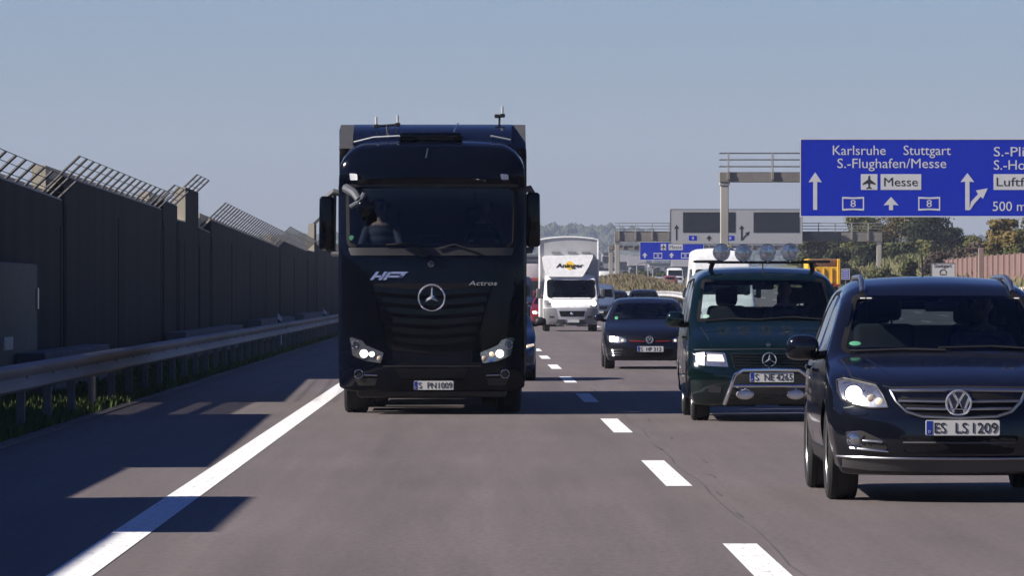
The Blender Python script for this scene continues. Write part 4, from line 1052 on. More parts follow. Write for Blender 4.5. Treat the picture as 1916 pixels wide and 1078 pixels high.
v.patch('scuttle', rpoly(v.fp([(651, 463.5), (963, 463.5), (958, 478), (656, 478)], .05), .02), M_COWL, .012)
for a, c in (((653, 324), (668, 337)), ((936, 325), (951, 336))):
    v.patch('position_lamp', rpoly(v.fp([(a[0], a[1]), (c[0], a[1] + 1), (c[0] + 1, c[1]), (a[0] + 2, c[1])], .15), .02), M_LENSW, .02)
# grille with sagging slats
gp = rpoly(v.fp([(693, 530), (922, 530), (914, 560), (890, 655), (808, 662), (727, 655), (702, 560)]), .04)
g_ = v.patch('grille', gp, M_GRIT, .006)
for i in range(6):
    y = 541 + 18.5 * i; hw = 108 - 5.2 * i
    v.patch('grille_slat', ribbon(v.fp([(808 - hw, y), (808 - hw * .4, y + 5), (808, y + 7), (808 + hw * .4, y + 5), (808 + hw, y)]), .072), M_TRUCKG, .035, parent=g_, thick=.03)
for s in (-1, 1):
    P_ = lambda L: v.fp([(808 + s * (808 - x), y) for x, y in L] if s > 0 else L)
    c_ = P_([(641, 478), (686, 482), (692, 530), (702, 565), (727, 652), (650, 628), (641, 600)])
    v.patch('corner_fairing', rpoly(c_ if s < 0 else c_[::-1], .04), M_TRUCKG, .025)
    hl = P_([(654, 632), (672, 628), (684, 646), (718, 660), (713, 680), (686, 676), (660, 666)])
    h = v.patch('headlight', rpoly(hl if s < 0 else hl[::-1], .02), M_REFLECT, .012)
    x, z = v.f(808 + s * 127, 662); lamp_disc(v, 'main_beam', x, z, .052, M_LAMP, h, .02, rim=M_CHROME)
    x, z = v.f(808 + s * 143, 645); lamp_disc(v, 'side_beam', x, z, .05, M_LENS, h, .015, rim=M_CHROME)
    x, z = v.f(808 + s * 112, 663); lamp_disc(v, 'inner_beam', x, z, .034, M_LAMPW if s > 0 else M_LAMP, h, .02, rim=M_CHROME)
    x, z = v.f(808 + s * 98, 671); lamp_disc(v, 'indicator', x, z, .035, M_AMBER, h, .012)
    x, z = v.f(808 + s * 137, 700); f_ = lamp_disc(v, 'fog_lamp', x, z, .05, M_LENS, v.root, .015, rim=M_CHROME)
    a, c = v.f(808 + s * 126, 702), v.f(808 + s * 102, 702.5); curve_on(v, 'bumper_slit', [a, c], .009, M_CHROME, .004)
    st = P_([(664, 708), (706, 708), (702, 722), (670, 722)]); v.patch('bumper_step', rpoly(st if s < 0 else st[::-1], .015), M_INK, .006)
v.patch('bumper_intake', rpoly(v.fp([(740, 690), (876, 690), (868, 708), (748, 708)]), .02), M_GRIT, .006)
v.patch('bumper_lip', rpoly(v.fp([(748, 711), (868, 711), (860, 733), (756, 733)]), .02), M_TRUCKG, .02)
v.patch('bumper_gap', v.fp([(716, 684), (900, 684), (900, 686.5), (716, 686.5)]), M_INK, .005)
v.star(808, 557.5, .178)
v.star(806, 494, .035)
v.plate(811.5, 721.5, .50, .112, (('S', .115, .20), ('PN', .34, .56), ('1009', .62, .97)))
b = NB(); x0, z0 = v.f(692, 524); x1, z1 = v.f(748, 508)
L_ = lambda pts_: [(x0 + (a + .25 * c) * .17, z0 + c * .105) for a, c in pts_]
for poly in ([(0, 0), (.24, 0), (.46, 1), (.22, 1)], [(.30, .30), (.78, .30), (.84, .56), (.36, .56)], [(.62, 0), (.86, 0), (1.08, 1), (.84, 1)], [(.96, 0), (1.20, 0), (1.40, .95), (1.16, .95)], [(1.30, .74), (2.45, .74), (2.65, 1.0), (1.36, 1.0)], [(2.05, .34), (2.36, .34), (2.48, .76), (2.17, .76)], [(1.2, .30), (2.30, .30), (2.36, .54), (1.26, .54)]):
    pp = L_(poly); prism(b, pp, 0, .012)
yy = v.sh.bvh.ray_cast(Vector((x0 + .2, -5, z0 + .05)), Vector((0, 1, 0)))[0].y - .014
for q in b.verts: q.co.y += yy
obj('silver_emblem', b, mat('emblem_silver', (.40, .47, .75), .25, .4), v.root, smooth=False)
b = NB(); x0, z0 = v.f(877, 534); x1, _ = v.f(929, 534); yy = v.sh.bvh.ray_cast(Vector((x0, -5, z0)), Vector((0, 1, 0)))[0].y; text(b, 'Actros', x0, x1, z0, .055, yy - .05, .03, shear=.3); obj('model_lettering', b, M_BADGE, v.root, smooth=False)
wiper(v, v.fp([(806, 474), (765, 455), (722, 459)], .1), .03); wiper(v, v.fp([(900, 474), (850, 458), (820, 466)], .1), .03); wiper(v, v.fp([(800, 480), (770, 462)], .1), .035, 'wiper_arm', .018)
# door mirrors
for s, (xa, xb, ya, yb) in ((-1, (597, 626, 367, 468)), (1, (984, 1011, 360, 462))):
    A, B = v.f(xa, ya, .55), v.f(xb, yb, .55); c = ((A[0] + B[0]) / 2, .55, (A[1] + B[1]) / 2)
    b = NB(); box(b, c, (abs(B[0] - A[0]), .16, abs(A[1] - B[1])), .045, 4, taper=(.94, 1)); o = obj('door_mirror', b, M_TRUCKG, v.root)
    b = NB(); box(b, (c[0], .636, c[2] + .08), (.15, .008, .44), .003, 1); box(b, (c[0], .636, c[2] - .24), (.15, .008, .15), .003, 1); obj('mirror_glass', b, M_CHROME, o)
    b = NB(); tube(b, [(s * 1.12, .5, c[2] + .36), (s * 1.25, .5, c[2] + .40), (c[0], .55, c[2] + .33)], [.045, .04, .035], 8); tube(b, [(s * 1.12, .5, c[2] - .40), (s * 1.26, .52, c[2] - .39), (c[0], .55, c[2] - .32)], [.045, .04, .03], 8); tube(b, [(s * 1.24, .53, c[2] + .38), (s * 1.25, .53, c[2] - .38)], .022, 8); obj('mirror_arm', b, M_GREYP, o)
b = NB(); a, c, d = v.f(640, 352, .1), v.f(664, 362, .1), v.f(668, 374, .1)
tube(b, [(a[0] + .05, .16, a[1]), (c[0], -.06, c[1]), (d[0] + .03, -.12, d[1])], [.06, .055, .05], 8); tube(b, [(d[0] + .1, -.12, d[1] + .08), (d[0] + .05, -.13, d[1] - .02), (d[0] - .08, -.12, d[1] - .10)], .035, 8)
o = obj('kerb_mirror_arm', b, mat('mirror_arm_grey', (.075, .08, .095), .5), v.root)
x, z = v.f(682, 389, -.1); b = NB(); sphere(b, (x, -.16, z), 1, (.10, .07, .12), 20); obj('kerb_mirror', b, M_TRUCKG, o)
x, z = v.f(658, 445, .12); p_ = project(sh.bvh, 'F', x, z, 0, z); b = NB(); lathe(b, [(p_.y - .008, .032), (p_.y - .010, 0)], 'Y', (x, 0, z), 20); obj('round_sticker', b, M_STICKER, v.root)
# roof: hatch, spoiler, antennas
b = NB(); box(b, (-.02, .85, 3.545), (.80, .55, .10), .03, 2); box(b, (-.02, .60, 3.50), (.84, .06, .05), .02, 1); obj('roof_hatch', b, M_TRUCKG, v.root)
b = NB(); prism(b, [(.85, 3.44), (2.28, 3.44), (2.32, 3.735), (1.9, 3.73), (1.25, 3.60)], -1.02, 1.02, 'X'); obj('roof_spoiler', b, M_TRUCK, v.root)
M_SPOIL = mat('spoiler_flank', (.06, .06, .062), .5)
for s in (-1, 1):
    b = NB(); prism(b, [(1.15, 3.40), (2.35, 3.2), (2.35, 3.74), (1.95, 3.72)], s * 1.02, s * 1.20, 'X'); obj('spoiler_flank', b, M_SPOIL, v.root, smooth=False)
    b = NB(); prism(b, [(1.9, .9), (2.75, .7), (2.75, 3.45), (2.2, 3.4), (1.9, 3.3)], s * 1.17, s * 1.215, 'X'); obj('side_fairing', b, M_TRUCKG, v.root, smooth=False)
M_ANT = mat('antenna_white', (.6, .6, .58), .3, .3)
def aerial(p0, p1, tops, base, nm='roof_aerial'):
    b = NB(); tube(b, [p0, p1], .018, 6); m_ = (Vector(p0) + Vector(p1)) / 2
    tube(b, [base, m_], .016, 6)
    if (Vector(p1) - Vector(p0)).length > .15:
        for p in (p0, p1): tube(b, [Vector(p) + Vector((0, 0, -.05)), Vector(p).lerp(m_, .3) + Vector((0, 0, -.16)), Vector(base) + Vector((0, 0, .05))], .009, 5)
    for p in (p0, p1): box(b, p, (.07, .06, .05), .01, 1)
    o = obj(nm, b, M_BLACKP, v.root); b = NB()
    for p in tops: tube(b, [p, Vector(p) + Vector((0, 0, .12))], .016, 8)
    obj('aerial_rod', b, M_ANT, o)
A = [v.f(x, y, 1.0) for x, y in ((704, 236), (744, 233), (727, 262))]
aerial((A[0][0], 1.0, A[0][1]), (A[1][0], 1.0, A[1][1]), [(A[0][0], 1.0, A[0][1]), (A[1][0], 1.0, A[1][1])], (A[2][0], .9, 3.52))
A = [v.f(x, y, 2.2) for x, y in ((930, 217), (940, 216), (934, 238))]
aerial((A[0][0], 2.2, A[0][1]), (A[1][0], 2.2, A[1][1]), [(A[1][0], 2.2, A[1][1])], (A[2][0], 2.2, 3.73))
b = NB(); tube(b, [(*[v.f(846, 262, .8)[0]], .9, 3.55), (v.f(850, 250, 1.2)[0], 1.3, 3.63), (v.f(857, 242, 1.6)[0], 2.0, 3.75)], .008, 5); obj('aerial_cable', b, M_SATIN, v.root)
b = NB(); tube(b, [(-1.0, .75, 3.47), (-.75, .7, 3.53), (-.2, .7, 3.56)], .014, 6); obj('roof_cable', b, M_ANT, v.root); b = NB(); tube(b, [(.75, .75, 3.55), (1.0, .8, 3.5)], .014, 6); obj('roof_cable', b, M_ANT, v.root)
b = NB(); x, z = v.f(799, 291, .3); tube(b, [(x + .01, .28, z + .09), (x, .2, z + .02), (x - .012, .19, z - .03)], .01, 5); obj('whip_aerial', b, M_SATIN, v.root)
# inside
b = NB(); box(b, (0, .62, 2.0), (2.2, .6, .22), .06, 3); box(b, (.66, .42, 2.12), (.6, .3, .12), .05, 3); obj('dashboard', b, M_DASH, v.root)
b = NB(); box(b, (-.02, .44, 2.18), (.28, .06, .20), .02, 2); obj('dash_screen', b, M_INK, v.root)
steering(v, .66, .74, 2.20, .24, 30); seat(v, .66, 1.2, 1.80, h=.8); seat(v, -.66, 1.2, 1.80, h=.8)
b = NB(); box(b, (0, 2.1, 2.5), (2.2, .1, 1.7), .02, 1); obj('cab_curtain', b, M_INTER, v.root)
# wheels, chassis, trailer
for s in (-1, 1): v.wheel(s * .98, 1.42, .50, .32, .30, 6); v.wheel(s * .90, 5.1, .50, .56, .30, 6)
b = NB(); box(b, (0, 1.2, .75), (1.5, 2.0, .5), .05, 1); box(b, (0, .35, .34), (1.9, .3, .26), .05, 2); box(b, (0, 1.42, .42), (1.5, .3, .24), .05, 1); box(b, (0, 3.2, .58), (2.3, 1.9, .72), .05, 1); box(b, (0, 5.1, .5), (1.2, .5, .4), .05, 1); box(b, (0, 4.35, .42), (2.2, .04, .5)); box(b, (0, 4.4, .85), (.9, 4.6, .3), .03, 1); box(b, (-.95, 3.3, .72), (.5, 1.3, .62), .12, 3); box(b, (.95, 3.3, .72), (.5, 1.3, .62), .12, 3); obj('chassis', b, M_BLACKP, v.root)
M_TRAIL = paint('trailer_navy', (.004, .006, .015), .35, .1, .6)
b = NB(); box(b, (-.03, 9.7, 2.46), (2.42, 13.6, 2.56), .06, 3); tr_ = obj('trailer', b, M_TRAIL, v.root)
b = NB(); box(b, (0, 9.9, 1.03), (.9, 13, .25), .02, 1); box(b, (-1.1, 8.3, .72), (.05, 4.6, .82), .02, 1); box(b, (1.1, 8.3, .72), (.05, 4.6, .82), .02, 1); box(b, (-1.1, 15.6, .8), (.05, 1.4, .6), .02, 1); box(b, (0, 13, .55), (1.5, 4, .35), .05, 1); box(b, (0, 10.75, .5), (2.2, .04, .6)); obj('trailer_frame', b, M_BLACKP, tr_)
for yy in (11.6, 12.95, 14.3):
    for s in (-1, 1): v.wheel(s * .98, yy, .50, .38, .30, 6)
person('truck driver in a dark jacket with both hands on the large steering wheel', (-.568 + .66, 73.7 + 1.22, 1.86), (.03, .035, .05), (.03, .025, .02), 'drive')
person('passenger in a dark top seated behind the truck windscreen, beneath the kerb mirror', (-.568 - .66, 73.7 + 1.22, 1.84), (.07, .075, .10), (.05, .035, .025), 'rest')

# ------------------------------------------------------------------ navy SUV in front, right
def gaps(v, lines, w=.010):
    for L in lines: v.sides('panel_gap', ribbon(L, w), M_INK, .0015, thick=.01, cell=.12)
def handle(v, y, z):
    for ax, s in (('L', -1), ('R', 1)):
        p = project(v.sh.bvh, ax, y, z, y, z); b = NB(); box(b, (p.x + s * .015, y, z), (.03, .18, .035), .012, 2); obj('door_handle', b, v.body_mat, v.root)
M_NAVY = paint('suv_navy', (.0045, .0055, .010), .14, .1, 1.0)
L = 4.43
sh = Shell(L, [(0, .84), (.12, .90), (.4, .965), (.8, 1.03), (1.1, 1.075), (1.22, 1.10), (1.95, 1.535), (2.2, 1.62), (2.8, 1.675), (3.5, 1.65), (4.0, 1.56), (4.43, 1.42)], [(0, .20), (.3, .20), (4.0, .24), (4.43, .32)],
           [(0, .90), (.4, .935), (.9, .945), (2.5, .94), (3.8, .92), (4.43, .86)], [(.18, .90), (.32, .955), (.6, 1.0), (.85, .99), (1.02, .96), (1.1, .93), (1.5, .775), (1.6, .715), (1.7, .65)],
           bulge([(.2, .10), (.36, .02), (.45, .0), (.6, .01), (.74, .05), (.9, .14)], .30, 2.8), lambda s, z: .12 * s ** 3 + max(0, z - .9) * .45, es=.16, ery=(.08, .10), et=(.05, .10), crown=.035, ny=60, nx=18, nz=30, fl=1.2)
v = Vehicle('suv', 'dark navy off-road car with silver roof rails, nearest and cut by the right edge', 'car', 42.68, 3.536, sh, M_NAVY)
def fp_m(L, dy): return v.fp(L, dy)
ws = rpoly([(-.775, 1.105), (-.64, 1.525), (.64, 1.525), (.775, 1.105)], .05)
v.window('windscreen', ws, 'F', lambda c: 1.0 < c.y < 2.6 and c.z > 1.0, band=.045)
for ax, sg in (('L', -1), ('R', 1)):
    s_ = lambda c, s=sg: c.x * s > .45 and c.z > .9
    v.window('side_window', rpoly([(1.5, 1.115), (2.12, 1.51), (2.52, 1.555), (2.52, 1.09)], .04), ax, s_, m=M_GLASSD, frame=M_CHROME, band=.03)
    v.window('side_window', rpoly([(2.62, 1.09), (2.62, 1.555), (3.2, 1.54), (3.45, 1.42), (3.45, 1.10)], .04), ax, s_, m=M_GLASSD, band=.03)
    v.window('side_window', rpoly([(3.53, 1.12), (3.53, 1.40), (3.9, 1.25), (3.9, 1.15)], .03), ax, s_, m=M_GLASSD, band=.025)
v.window('rear_window', rpoly([(-.6, 1.10), (-.5, 1.43), (.5, 1.43), (.6, 1.10)], .05), 'B', lambda c: c.y > 3.9, m=M_GLASSD)
v.arches([.90, 3.50], .385, .4, .52, zc=.36)
v.finish()
mid = 1795.0
# grille: chrome-edged opening with bars
gp = [(1668, 731), (mid, 729), (1922, 731), (1912, 752), (1893, 771), (1865, 780), (mid, 783), (1725, 780), (1697, 771), (1678, 752)]
g_ = v.patch('grille', rpoly(v.fp(gp, .05), .03), M_GRIT, .002)
curve_on(v, 'grille_frame', v.fp(gp + [gp[0]], .05), .011, M_SATIN, .012, parent=g_)
for y, e in ((751, 10), (765, 24)): curve_on(v, 'grille_bar', v.fp([(1672 + e, y), (mid, y + 1), (1918 - e, y)], .05), .010, M_SATIN, .014, parent=g_)
curve_on(v, 'grille_bar', v.fp([(1672, 732), (mid, 731), (1918, 732)], .05), .012, M_SATIN, .014, parent=g_)
v.vw(1794.5, 754.5, .097)
for s in (-1, 1):
    Q = lambda L_: (v.fp(L_, .18) if s < 0 else mir(v.fp(L_, .18)))
    hl = Q([(1571, 713), (1584, 709), (1612, 715), (1641, 722), (1652, 740), (1661, 763), (1628, 764), (1598, 758), (1578, 748), (1571, 732)])
    h = v.patch('headlight', rpoly(hl, .03), M_REFLECT, .006, cell=.05)
    curve_on(v, 'headlight_edge', hl + [hl[0]], .008, M_BLACKP, .004, parent=h, sub=3)
    x, z = v.f(1599, 738, .18); x = -abs(x) if s < 0 else abs(x); lamp_disc(v, 'main_beam', x, z, .062, M_LAMP, h, .03, .5, rim=M_CHROME)
    x, z = v.f(1632, 746, .1); x = -abs(x) if s < 0 else abs(x); lamp_disc(v, 'indicator', x, z, .032, M_AMBER, h, .010)
    x, z = v.f(1646, 752, .1); x = -abs(x) if s < 0 else abs(x); lamp_disc(v, 'side_light', x, z, .028, M_LAMPW, h, .012)
    pod = Q([(1583, 808), (1612, 806), (1656, 826), (1658, 842), (1625, 840), (1586, 834)]); o = v.patch('fog_lamp_recess', rpoly(pod, .02), M_INK, .003)
    x, z = v.f(1600, 822, .15); x = -abs(x) if s < 0 else abs(x); lamp_disc(v, 'fog_lamp', x, z, .052, M_LENSW if False else M_REFLECT, o, .015, .25, rim=M_CHROME)
    for yy in (826, 844): curve_on(v, 'chrome_bar', Q([(1614 if yy < 840 else 1592, yy - (1 if yy < 840 else 5)), (1650 if yy < 840 else 1661, yy + 1)]), .008, M_CHROME, .012, parent=o)
    w_ = Q([(1596, 772), (1622, 770), (1622, 776), (1596, 778)]); v.patch('washer_cover', rpoly(w_, .01), M_NAVY, .010)
    mirror(v, (s * 1.06, 1.55, 1.13), (.25, .13, .19), M_NAVY, s, (s * .86, 1.62, 1.08), bev=.06)
    b = NB(); A = [Vector((s * .575, 2.02, 1.555)), Vector((s * .57, 2.14, 1.625)), Vector((s * .56, 2.5, 1.67)), Vector((s * .55, 3.4, 1.665)), Vector((s * .55, 3.75, 1.60))]; tube(b, A, [.02, .022, .02, .02, .02], 8); obj('roof_rail', b, M_SATIN, v.root)
v.patch('lower_intake', rpoly(v.fp([(1682, 815), (1908, 815), (1896, 850), (1694, 850)], .03), .03), M_GRIT, .003)
curve_on(v, 'intake_bar', v.fp([(1690, 829), (1900, 829)], .03), .006, M_GREYP, .006)
M_SKIRT = mat('skirt_plastic', (.05, .05, .055), .45, coat=.4, var=.15)
sk = [(1562, 858), (1690, 861), (mid, 862), (1900, 861), (2028, 858), (2018, 876), (1960, 882), (mid, 885), (1630, 882), (1572, 876)]
v.patch('bumper_skirt', rpoly(v.fp(sk, .1), .02), M_SKIRT, .014)
curve_on(v, 'skirt_strip', v.fp([(1570, 856), (1650, 858), (mid, 859), (1940, 858), (2020, 856)], .1), .010, M_SATIN, .016)
v.plate(1801, 801, .54, .112, (('ES', .115, .27), ('LS', .40, .565), ('1209', .635, .97)))
b = NB(); x, z = v.f(1785, 801); y_ = v.sh.bvh.ray_cast(Vector((x, -5, z)), Vector((0, 1, 0)))[0].y; lathe(b, [(y_ - .024, .017), (y_ - .026, 0)], 'Y', (x, 0, z), 14); obj('plate_seal', b, mat('seal_grey', (.35, .33, .28), .5), v.root)
wiper(v, [(-.72, 1.10), (-.3, 1.115), (.0, 1.108)], .01); wiper(v, [(-.05, 1.125), (.35, 1.135), (.7, 1.115)], .012)
x, z = v.f(1601, 643, 1.35); p_ = project(sh.bvh, 'F', x, z, 0, z); b = NB(); sphere(b, (0, 0, 0), 1, (.045, .004, .032), 16)
for q in b.verts: q.co = Matrix.Rotation(R(-58), 3, 'X') @ q.co + p_ - Vector((0, .012, .0))
obj('round_sticker', b, M_STICKER, v.root)
for x, z in ((-.58, 1.50), (-.53, 1.50), (.6, 1.5)):
    p_ = project(sh.bvh, 'F', x, z, 0, z); b = NB(); box(b, p_ - Vector((0, .006, -.004)), (.04, .006, .014), .002, 1, rot=Matrix.Rotation(R(-55), 3, 'X').to_euler()); obj('toll_sticker', b, M_PLATE, v.root)
b = NB(); tube(b, [(.02, 3.7, 1.60), (.02, 3.85, 1.85)], .008, 6); obj('roof_aerial', b, M_BLACKP, v.root)
gaps(v, [[(1.42, .35), (1.40, 1.06)], [(2.57, .35), (2.57, 1.07)], [(3.5, .75), (3.62, 1.08)], [(1.4, .33), (3.2, .33)]]); handle(v, 2.42, .95); handle(v, 3.42, .96)
v.patch('bonnet_gap', ribbon(v.fp([(1586, 704), (1640, 718), (1668, 726), (mid, 724), (1922, 726), (1950, 718), (2004, 704)], .1), .012), M_INK, .002, thick=.01)
for s in (-1, 1):
    v.patch('bumper_gap', ribbon([(s * .66, .735), (s * .80, .70), (s * .90, .69)], .009), M_INK, .002, thick=.01)
    v.patch('bonnet_crease', ribbon([(s * .40, .10), (s * .52, .6), (s * .60, 1.08)], .03), M_NAVY, .006, 'T', thick=.01, cell=.1)
    v.patch('bonnet_gap', ribbon([(s * .70, .12), (s * .76, .5), (s * .80, 1.1)], .010), M_INK, .0015, 'T', thick=.01, cell=.15)
    v.patch('sill_trim', ribbon([(1.32, .33), (3.05, .33)], .10), M_BLACKP, .008, 'L' if s < 0 else 'R', cell=.3)
    v.wheel(s * .81, .90, .355, .235, .25); v.wheel(s * .81, 3.50, .355, .235, .25)
def cabin(v, dy, dz, x=.38, ys=2.2, zs=.62, driver=True, rear=True, wide=1.4, hh=.60):
    b = NB(); box(b, (0, dy, dz), (wide, .5, .16), .05, 3); box(b, (x, dy - .02, dz + .08), (.42, .25, .10), .045, 3); obj('dashboard', b, M_DASH, v.root)
    steering(v, x, dy + .34, dz + .02, .185, 25)
    for s in (-1, 1): seat(v, s * x, ys, zs, h=hh)
    if rear:
        b = NB(); box(b, (0, ys + .95, zs), (1.25, .5, .2), .06, 2); box(b, (0, ys + 1.3, zs + .32), (1.25, .16, .62), .06, 2); o = obj('rear_seat', b, M_INTER, v.root)
        for s in (-1, 1): b = NB(); box(b, (s * .38, ys + 1.34, zs + .72), (.26, .1, .16), .04, 2); obj('headrest', b, M_INTER, o)
    b = NB(); box(b, (0, (dy + ys + 1.2) / 2, zs - .2), (wide * .96, ys - dy + 2.2, .08)); obj('cabin_floor', b, M_INTER, v.root)
cabin(v, 1.62, 1.02, .37, 2.25, .66)
b = NB(); box(b, (.02, 1.92, 1.44), (.25, .03, .075), .02, 3); tube(b, [(.02, 1.93, 1.47), (.02, 2.0, 1.53)], .012, 6); obj('inside_mirror', b, M_GREYP, v.root)
person('driver of the dark navy off-road car in a grey top, hands on the wheel', (3.536 + .37, 42.68 + 2.34, .70), (.10, .10, .12), (.06, .04, .025), 'drive', scale=.97)

# ------------------------------------------------------------------ dark green van with roof lamps
M_GREEN = paint('van_green', (.002, .0085, .009), .14, .1, 1.0)
sh = Shell(4.75, [(0, .85), (.12, .93), (.4, 1.03), (.8, 1.14), (.92, 1.19), (1.55, 1.66), (1.72, 1.77), (2.2, 1.85), (3.5, 1.87), (4.5, 1.86), (4.75, 1.80)], [(0, .20), (4.75, .28)],
           [(0, .945), (.4, .965), (2, .97), (4.75, .95)], [(.2, .93), (.35, .98), (.6, 1.0), (.9, .99), (1.15, .96), (1.7, .845), (1.8, .775), (1.9, .70)],
           bulge([(.2, .07), (.35, .01), (.5, 0), (.62, .01), (.72, .05), (.86, .10)], .17, 3), lambda s, z: .05 * s ** 3 + max(0, z - 1.0) * .10, es=.18, ery=(.08, .08), et=(.05, .11), crown=.03, ny=60, nx=18, nz=32, fl=1.1)
v = Vehicle('van', 'dark green van with four round roof lamps and a chrome bull bar', 'van', 69.5, 3.50, sh, M_GREEN)
v.window('windscreen', rpoly([(-.825, 1.205), (-.74, 1.70), (.74, 1.70), (.825, 1.205)], .05), 'F', lambda c: .7 < c.y < 2.3 and c.z > 1.1, band=.045)
for ax, sg in (('L', -1), ('R', 1)):
    s_ = lambda c, s=sg: c.x * s > .5 and c.z > .9
    for q in ([(1.15, 1.17), (1.62, 1.62), (2.15, 1.70), (2.15, 1.12)], [(2.28, 1.12), (2.28, 1.71), (3.25, 1.71), (3.25, 1.12)], [(3.4, 1.14), (3.4, 1.70), (4.4, 1.68), (4.4, 1.14)]): v.window('side_window', rpoly(q, .05), ax, s_, m=M_GLASSD, band=.03)
v.window('rear_window', rpoly([(-.7, 1.12), (-.66, 1.66), (.66, 1.66), (.7, 1.12)], .05), 'B', lambda c: c.y > 4.3, m=M_GLASS)
v.arches([.92, 3.92], .385, .4, .55, zc=.34)
v.finish()
mid = 1441.0
for s in (-1, 1):
    Q = lambda L_: (v.fp(L_, .08) if s < 0 else mir(v.fp(L_, .08)))
    h = v.patch('headlight', rpoly(Q([(1321, 659), (1357, 661), (1363, 687), (1321, 685)]), .015), M_REFLECT, .008)
    x, z = v.f(1342, 671, .08); x = -abs(x) if s < 0 else abs(x)
    b_ = Q([(1324, 663), (1352, 664), (1356, 677), (1324, 676)]); v.patch('main_beam', rpoly(b_, .015), M_LAMPW, .014, parent=h)
    v.patch('indicator', rpoly(Q([(1302, 661), (1319, 659), (1319, 685), (1307, 683), (1302, 675)]), .012), M_LENSW, .008, parent=h)
    o = v.patch('fog_recess', rpoly(Q([(1326, 722), (1350, 724), (1348, 736), (1326, 734)]), .015), M_INK, .004)
    v.patch('bumper_strip', rpoly(Q([(1296, 692), (1372, 694), (1372, 699), (1296, 697)]), .005), M_GREEN, .018)
    mirror(v, (s * 1.09, 1.18, 1.22), (.22, .13, .19), M_GREEN, s, (s * .92, 1.25, 1.16), bev=.05)
    v.wheel(s * .80, .92, .325, .225, .22); v.wheel(s * .80, 3.92, .325, .225, .22)
    v.patch('bonnet_gap', ribbon([(s * .66, .10), (s * .72, .4), (s * .80, .85)], .010), M_INK, .0015, 'T', thick=.01, cell=.15)
    x, z = v.f(mid + s * 47.5, 738, 0); b = NB(); sphere(b, (x, -.06, z), 1, (.098, .045, .055), 20); o = obj('bar_lamp', b, M_LENSW, v.root)
    b = NB(); tube(b, [(x + .1 * math.cos(a * .3), -.05, z + .057 * math.sin(a * .3)) for a in range(21)], .008, 6, closed=True); obj('lamp_ring', b, M_CHROME, o)
g_ = v.patch('grille', rpoly(v.fp([(1366, 661), (1516, 661), (1508, 690), (1374, 690)], .05), .02), M_GRIT, .003)
for i in range(5): curve_on(v, 'grille_slat', v.fp([(1369 + i * 1.5, 664 + i * 5.6), (mid, 665 + i * 5.6), (1513 - i * 1.5, 664 + i * 5.6)], .05), .010, M_GREEN, .006, parent=g_)
v.star(1440, 673.5, .088); v.star(1439, 645.5, .022)
v.patch('lower_intake', rpoly(v.fp([(1372, 700), (1510, 700), (1516, 748), (1366, 748)], .03), .02), M_INK, .003)
b = NB(); z1, z2, zl = v.f(0, 694)[1], v.f(0, 722)[1], v.f(0, 757)[1]; xa, xb = v.f(1370, 0)[0], v.f(1512, 0)[0]; xm = (xa + xb) / 2; hw = (xb - xa) / 2
tube(b, [(xm - hw - .10, -.05, zl), (xm - hw - .02, -.12, z2), (xm - hw + .03, -.14, z1 - .05), (xm - hw + .12, -.15, z1 + .01), (xm, -.16, z1 + .015), (xm + hw - .12, -.15, z1 + .01), (xm + hw - .03, -.14, z1 - .05), (xm + hw + .02, -.12, z2), (xm + hw + .10, -.05, zl)], .025, 10)
tube(b, [(xm - hw - .02, -.12, z2), (xm + hw + .02, -.12, z2)], .022, 8)
for s in (-1, 1): tube(b, [(xm + s * hw, -.1, z2), (xm + s * hw, .2, z2 - .02)], .02, 8); tube(b, [(xm + s * .30, -.12, z2), (xm + s * .30, -.06, z2 - .06)], .012, 6)
obj('bull_bar', b, M_CHROME, v.root)
v.plate(1443, 706, .52, .115, (('S', .115, .20), ('NE', .33, .55), ('4265', .60, .97)), y=-.165)
wiper(v, [(-.74, 1.20), (-.4, 1.225), (-.05, 1.215)], .012); wiper(v, [(-.1, 1.215), (.3, 1.245), (.72, 1.215)], .014)
x, z = v.f(1322, 592, .95); p_ = project(sh.bvh, 'F', x, z, 0, z); b = NB(); sphere(b, (0, 0, 0), 1, (.04, .004, .036), 16)
for q in b.verts: q.co = Matrix.Rotation(R(-52), 3, 'X') @ q.co + p_ - Vector((0, .012, 0))
obj('round_sticker', b, mat('pale_sticker', (.35, .55, .42), .5), v.root)
v.patch('bonnet_gap', ribbon(v.fp([(1300, 655), (mid, 653), (1582, 655)], .08), .012), M_INK, .002, thick=.01)
# lamp rack
b = NB(); zr = v.f(0, 491, 2.0)[1]; tube(b, [(-.66, 2.0, zr), (.66, 2.0, zr)], .016, 8)
for s in (-1, 1): tube(b, [(s * .60, 2.0, zr), (s * .62, 2.04, 1.86), (s * .63, 2.1, 1.78)], .03, 8); box(b, (s * .66, 2.0, zr + .01), (.36, .10, .035), .012, 2)
rk = obj('lamp_rack', b, M_BLACKP, v.root)
for px, py in ((1350, 472), (1391, 473.5), (1436, 472.5), (1478, 471.5)):
    x, z = v.f(px, py, 1.95); b = NB(); lathe(b, [(2.05, .03), (2.02, .07), (1.97, .098), (1.93, .105)], 'Y', (x, 0, z), 24); tube(b, [(x, 2.0, z - .09), (x, 2.0, zr)], .02, 6); o = obj('roof_lamp', b, M_CHROME, rk)
    b = NB(); lathe(b, [(1.935, .096), (1.925, .088), (1.920, .05), (1.918, 0)], 'Y', (x, 0, z), 24); obj('lamp_lens', b, mat('lamp_blueish', (.28, .31, .38), .10, .7, .5, 22, coat=1), o)
    b = NB(); tube(b, [(x + .103 * math.cos(a * math.pi / 12), 1.93, z + .103 * math.sin(a * math.pi / 12)) for a in range(24)], .007, 6, closed=True); obj('lamp_ring', b, M_CHROME, o)
